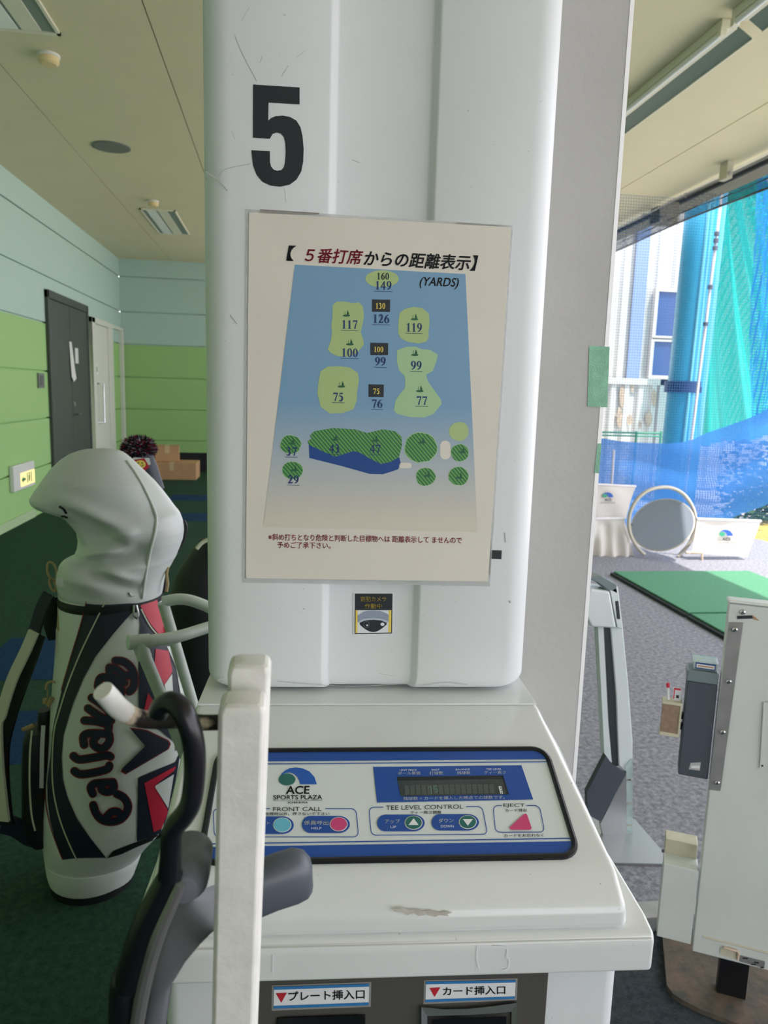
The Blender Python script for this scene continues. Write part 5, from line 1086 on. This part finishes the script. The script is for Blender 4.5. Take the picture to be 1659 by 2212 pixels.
banner([zm(1005, 388), zm(1592, 408), zm(1470, 738), zm(960, 700)], 5.82, 'white banner with arch logo right of the round mirror', (3.75, 5.82, 0), .012, (zm(1210, 545), 30), [(zm(1052, 700), zm(1050, 790)), (zm(900, 697), zm(1055, 700)), (zm(1010, 790), zm(1080, 795))], 2)
banner([zm(40, 68), zm(440, 88), zm(350, 385), zm(20, 370)], 6.7, 'upper white banner with arch logo beside the pillar, behind the pale one', (3.0, 6.7, 0), .012, (zm(135, 188), 23.5), [(zm(300, 380), zm(300, 560)), (zm(60, 380), zm(60, 560))], 4)
banner([zm(10, 388), zm(332, 385), zm(425, 730), zm(10, 752)], 5.98, 'pale plain banner in shade between the pillar and the round mirror', (2.75, 5.98, 0), .03, None, [], 6, True)

# ================================================================== BEYOND THE BAYS: NETS, MAST, BUILDING
def sheet(name, top, bot, Y, mt, nx=60, nz=24, wav=.05, fr=3.0, dy=0.0, fan=False):
    m = MB(); T_ = np.array(top, float); B_ = np.array(bot, float)
    tt = np.linspace(0, 1, nx)
    def samp(P): 
        x = np.linspace(0, 1, len(P)); return np.stack([np.interp(tt, x, P[:, 0]), np.interp(tt, x, P[:, 1])], 1)
    a, b = samp(T_), samp(B_)
    G = [[ony(*(a[i]*(1-j/(nz-1))+b[i]*j/(nz-1)), Y+dy*tt[i])+np.array([0, (wav*math.sin(fr*(tt[i]*9+j*.16))+wav*.6*math.sin(fr*(tt[i]*4-j*.31)+1)) if not fan else wav*math.sin(fr*(tt[i]+.25)/(.35+1.0*j/(nz-1)))+wav*.5*math.sin(2.3*fr*(tt[i]+.25)/(.35+1.0*j/(nz-1))), 0]) for i in range(nx)] for j in range(nz)]
    m.loft(G, mt, False); c = (G[0][0]+G[-1][-1])/2; return m.build(name, loc=tuple(c), sharp=80)
tag(sheet('blue_net', [(1180, 935), (1290, 945), (1340, 953), (1390, 957), (1440, 958), (1500, 948), (1570, 925), (1630, 896), (1700, 860)], [(1180, 1150), (1290, 1148), (1390, 1155), (1480, 1150), (1535, 1148), (1590, 1122), (1660, 1086), (1720, 1060)], 7.3, 'net_blue', 80, 20, .06, 2.2), 'blue net sagging low behind the mirror and banners', 'net')
tag(sheet('blue_net', [(1640, 330), (1740, 330)], [(1616, 930), (1740, 890)], 7.6, 'net_blue_thin', 14, 10, .05), 'blue net strip hanging along the right edge in front of the green net', 'net')
tag(sheet('green_net', [(1560, 320), (1700, 420)], [(1490, 965), (1690, 940)], 9.2, 'net_green', 120, 40, .11, 17, fan=True), 'turquoise green net hanging in diagonal folds right of the blue mast', 'net')
m = MB(); m.add([ony(*p, 6.95) for p in ((1180, 300), (1760, 220), (1760, 1170), (1180, 1185))], [(0, 1, 2, 3)], 'net_fine'); tag(m.build('ball_net', loc=tuple(ony(1450, 800, 6.95))), 'fine see-through ball net across the whole view beyond the bays', 'net')
MS = thing('net_mast', 'thick bright blue steel mast holding the nets', 'mast', tuple(ony(1470, 1000, 8.2)*np.array([1, 1, 0])))
a, b = ony(1522, 470, 8.2), ony(1473, 945, 8.2); d = (b-a)/(a[2]-b[2]); m = MB(); m.tube([a-d*(6-a[2]), a, b, a+d*(a[2]+.05)], .215, 'pole_blue', 28, (True, True)); m.build('mast_tube', MS)
m = MB(); c1, c2 = ony(1480, 824, 8.2), ony(1478, 848, 8.2); m.tube([c1, c2], .225, 'pole_band', 28); m.build('band', MS)
for k, dx in enumerate((1537, 1528)):
    a2, b2 = ony(dx, 480, 8.0), ony(dx-50, 945, 8.0); d2 = (b2-a2)/(a2[2]-b2[2]); m = MB(); m.tube([a2-d2*(6-a2[2]), a2+d2*(a2[2]+.05)], .018, 'logo_cyan', 8); m.build('conduit', MS)
m = MB(); a2, b2 = ony(1553, 470, 7.8), ony(1496, 930, 7.8); d2 = (b2-a2)/(a2[2]-b2[2]); m.tube([a2-d2*(6-a2[2]), a2+d2*(a2[2]+.05)], .016, 'guy_white', 8)
for y in (505, 520, 536, 620, 700): 
    t = (y-470)/460; p = ony(1553-57*t, y, 7.78); m.lathe(tuple(p), [(.028, -.02), (.028, .02)], 'steel_dark', 10)
tag(m.build('net_cable', loc=tuple(a2*np.array([1, 1, 0]))), 'thin white cable pole between the blue mast and the green net', 'cable')
m = MB(); p_ = ony(1321, 1048, 6.98); m.tube([ony(1326, 972, 6.98), p_, (p_[0], p_[1], 0)], .012, 'guy_white', 8); tag(m.build('net_rod', loc=tuple(ony(1321, 1048, 6.98))), 'short white rod standing before the blue net near the pillar', 'rod')
# white building with ribbed siding
YH = 11.0; BD = thing('warehouse', 'white ribbed warehouse wall with two stacked windows behind the nets', 'building', (5.0, YH, 0))
m = MB(); xs_ = []; x = 4.15
while x < 7.6: xs_ += [(x, 0), (x+.05, 0), (x+.09, -.035), (x+.16, -.035), (x+.20, 0)]; x += .27
m.loft([[(x, YH+y, z) for x, y in xs_] for z in (0, 6.5)], 'siding_white', False, smooth=False); m.box((4.15, YH+.01, 0), (7.6, YH+.2, 6.5), 'siding_white'); m.build('ribbed_siding', BD)
xa, xb = float(ony(1374, 600, YH)[0]), float(ony(1402, 600, YH)[0]); m = MB(); m.box((xa-.05, YH-.05, 0), (xb-.05, YH-.036, 6.5), 'siding_blue'); o = m.build('blue_strip', BD)
for (px0, py0, px1, py1) in ((1424, 629, 1466, 727), (1414, 737, 1450, 812)):
    p, q2 = ony(px0, py0, YH-.1), ony(px1, py1, YH-.1); m = MB(); x0, x1, z1_, z0_ = float(p[0]), float(q2[0]), float(p[2]), float(q2[2]); 
    for a in ((x0-.05, z0_-.05, x1+.05, z0_), (x0-.05, z1_, x1+.05, z1_+.05), (x0-.05, z0_, x0, z1_), (x1, z0_, x1+.05, z1_)): m.box((a[0], YH-.1, a[1]), (a[2], YH-.03, a[3]), 'siding_white')
    wf = m.build('window_frame', BD); m = MB(); m.box((x0, YH-.07, z0_), (x1, YH-.05, z1_), 'window_blue'); m.build('pane', wf)
YK = 9.8; KT = thing('container', 'rust streaked white corrugated container below the warehouse windows', 'container', (4.6, YK, 0))
zt_ = float(ony(1380, 818, YK)[2]); x1 = float(ony(1440, 830, YK)[0]); m = MB(); xs_ = []; x = x1-2.6
while x < x1-.1: xs_ += [(x, 0), (x+.06, 0), (x+.10, .04), (x+.16, .04), (x+.2, 0)]; x += .2
m.loft([[(x, YK+y, z) for x, y in xs_] for z in (0, zt_-.06)], 'container_white', False, smooth=False); m.box((x1-2.7, YK+.05, 0), (x1, YK+1.05, zt_-.02), 'container_white'); m.build('corrugated_side', KT)
m = MB(); m.box((x1-2.7, YK-.02, zt_-.08), (x1, YK+.05, zt_), 'container_white'); m.box((x1-.1, YK-.02, 0), (x1, YK+.05, zt_), 'container_white'); m.build('frame_rail', KT)
m = MB(); zz = lambda x, y: (1200+x/3.614, 550+y/3.614); fk = lambda px, py: ony(px, py, YK-.003)
for b in ((520, 1110, 18, 90), (500, 1270, 20, 80), (580, 1290, 24, 40), (770, 1120, 20, 70), (730, 1280, 26, 60), (600, 1040, 10, 40), (660, 1330, 12, 30), (820, 1390, 12, 30), (850, 1060, 10, 40)): m.poly([zz(*p) for p in blob(*b)], fk, 'rust_brown')
m.build('rust_streaks', KT)
FN_ = thing('wire_fence', 'low green wire fence in front of the white container', 'fence', (4.2, 8.9, 0)); m = MB()
for py in (936, 943): m.tube([ony(1180, py-5, 8.9), ony(1430, py, 8.9)], .012, 'fence_green', 6)
m.build('rail', FN_)
for px in (1290, 1375, 1428):
    m = MB(); p = ony(px, 932, 8.9); m.tube([p, (p[0], p[1], 0)], .016, 'fence_green', 6); m.build('fence_post', FN_)
# bush in the gap under the net
BU = thing('shrub', 'dark green shrub showing under the raised corner of the blue net', 'shrub', (5.9, 8.0, 0)); rg = random.Random(9); m = MB()
for i in range(3600):
    c = np.array([6.0+max(-.8, min(1.3, rg.uniform(-.8, 1.3))), 8.0+max(-.3, min(.3, rg.gauss(0, .2))), min(.9, abs(rg.gauss(.3, .3)))]); n = np.array([rg.gauss(0, 1), rg.gauss(-.6, 1), rg.gauss(.5, 1)]); n /= np.linalg.norm(n); t = np.cross(n, [.2, .3, .9]); t /= np.linalg.norm(t); b_ = np.cross(n, t); s_ = rg.uniform(.025, .06)
    m.add([c-t*s_, c+b_*s_*.5, c+t*s_, c-b_*s_*.5], [(0, 1, 2, 3)], 'leaf')
m.build('foliage', BU); m = MB()
for k in range(5): m.tube([(6.0+.1*(k-2), 8.0, -.05), (6.0+.22*(k-2), 8.0, .6)], .012, 'rust_brown', 6)
m.build('stem', BU)
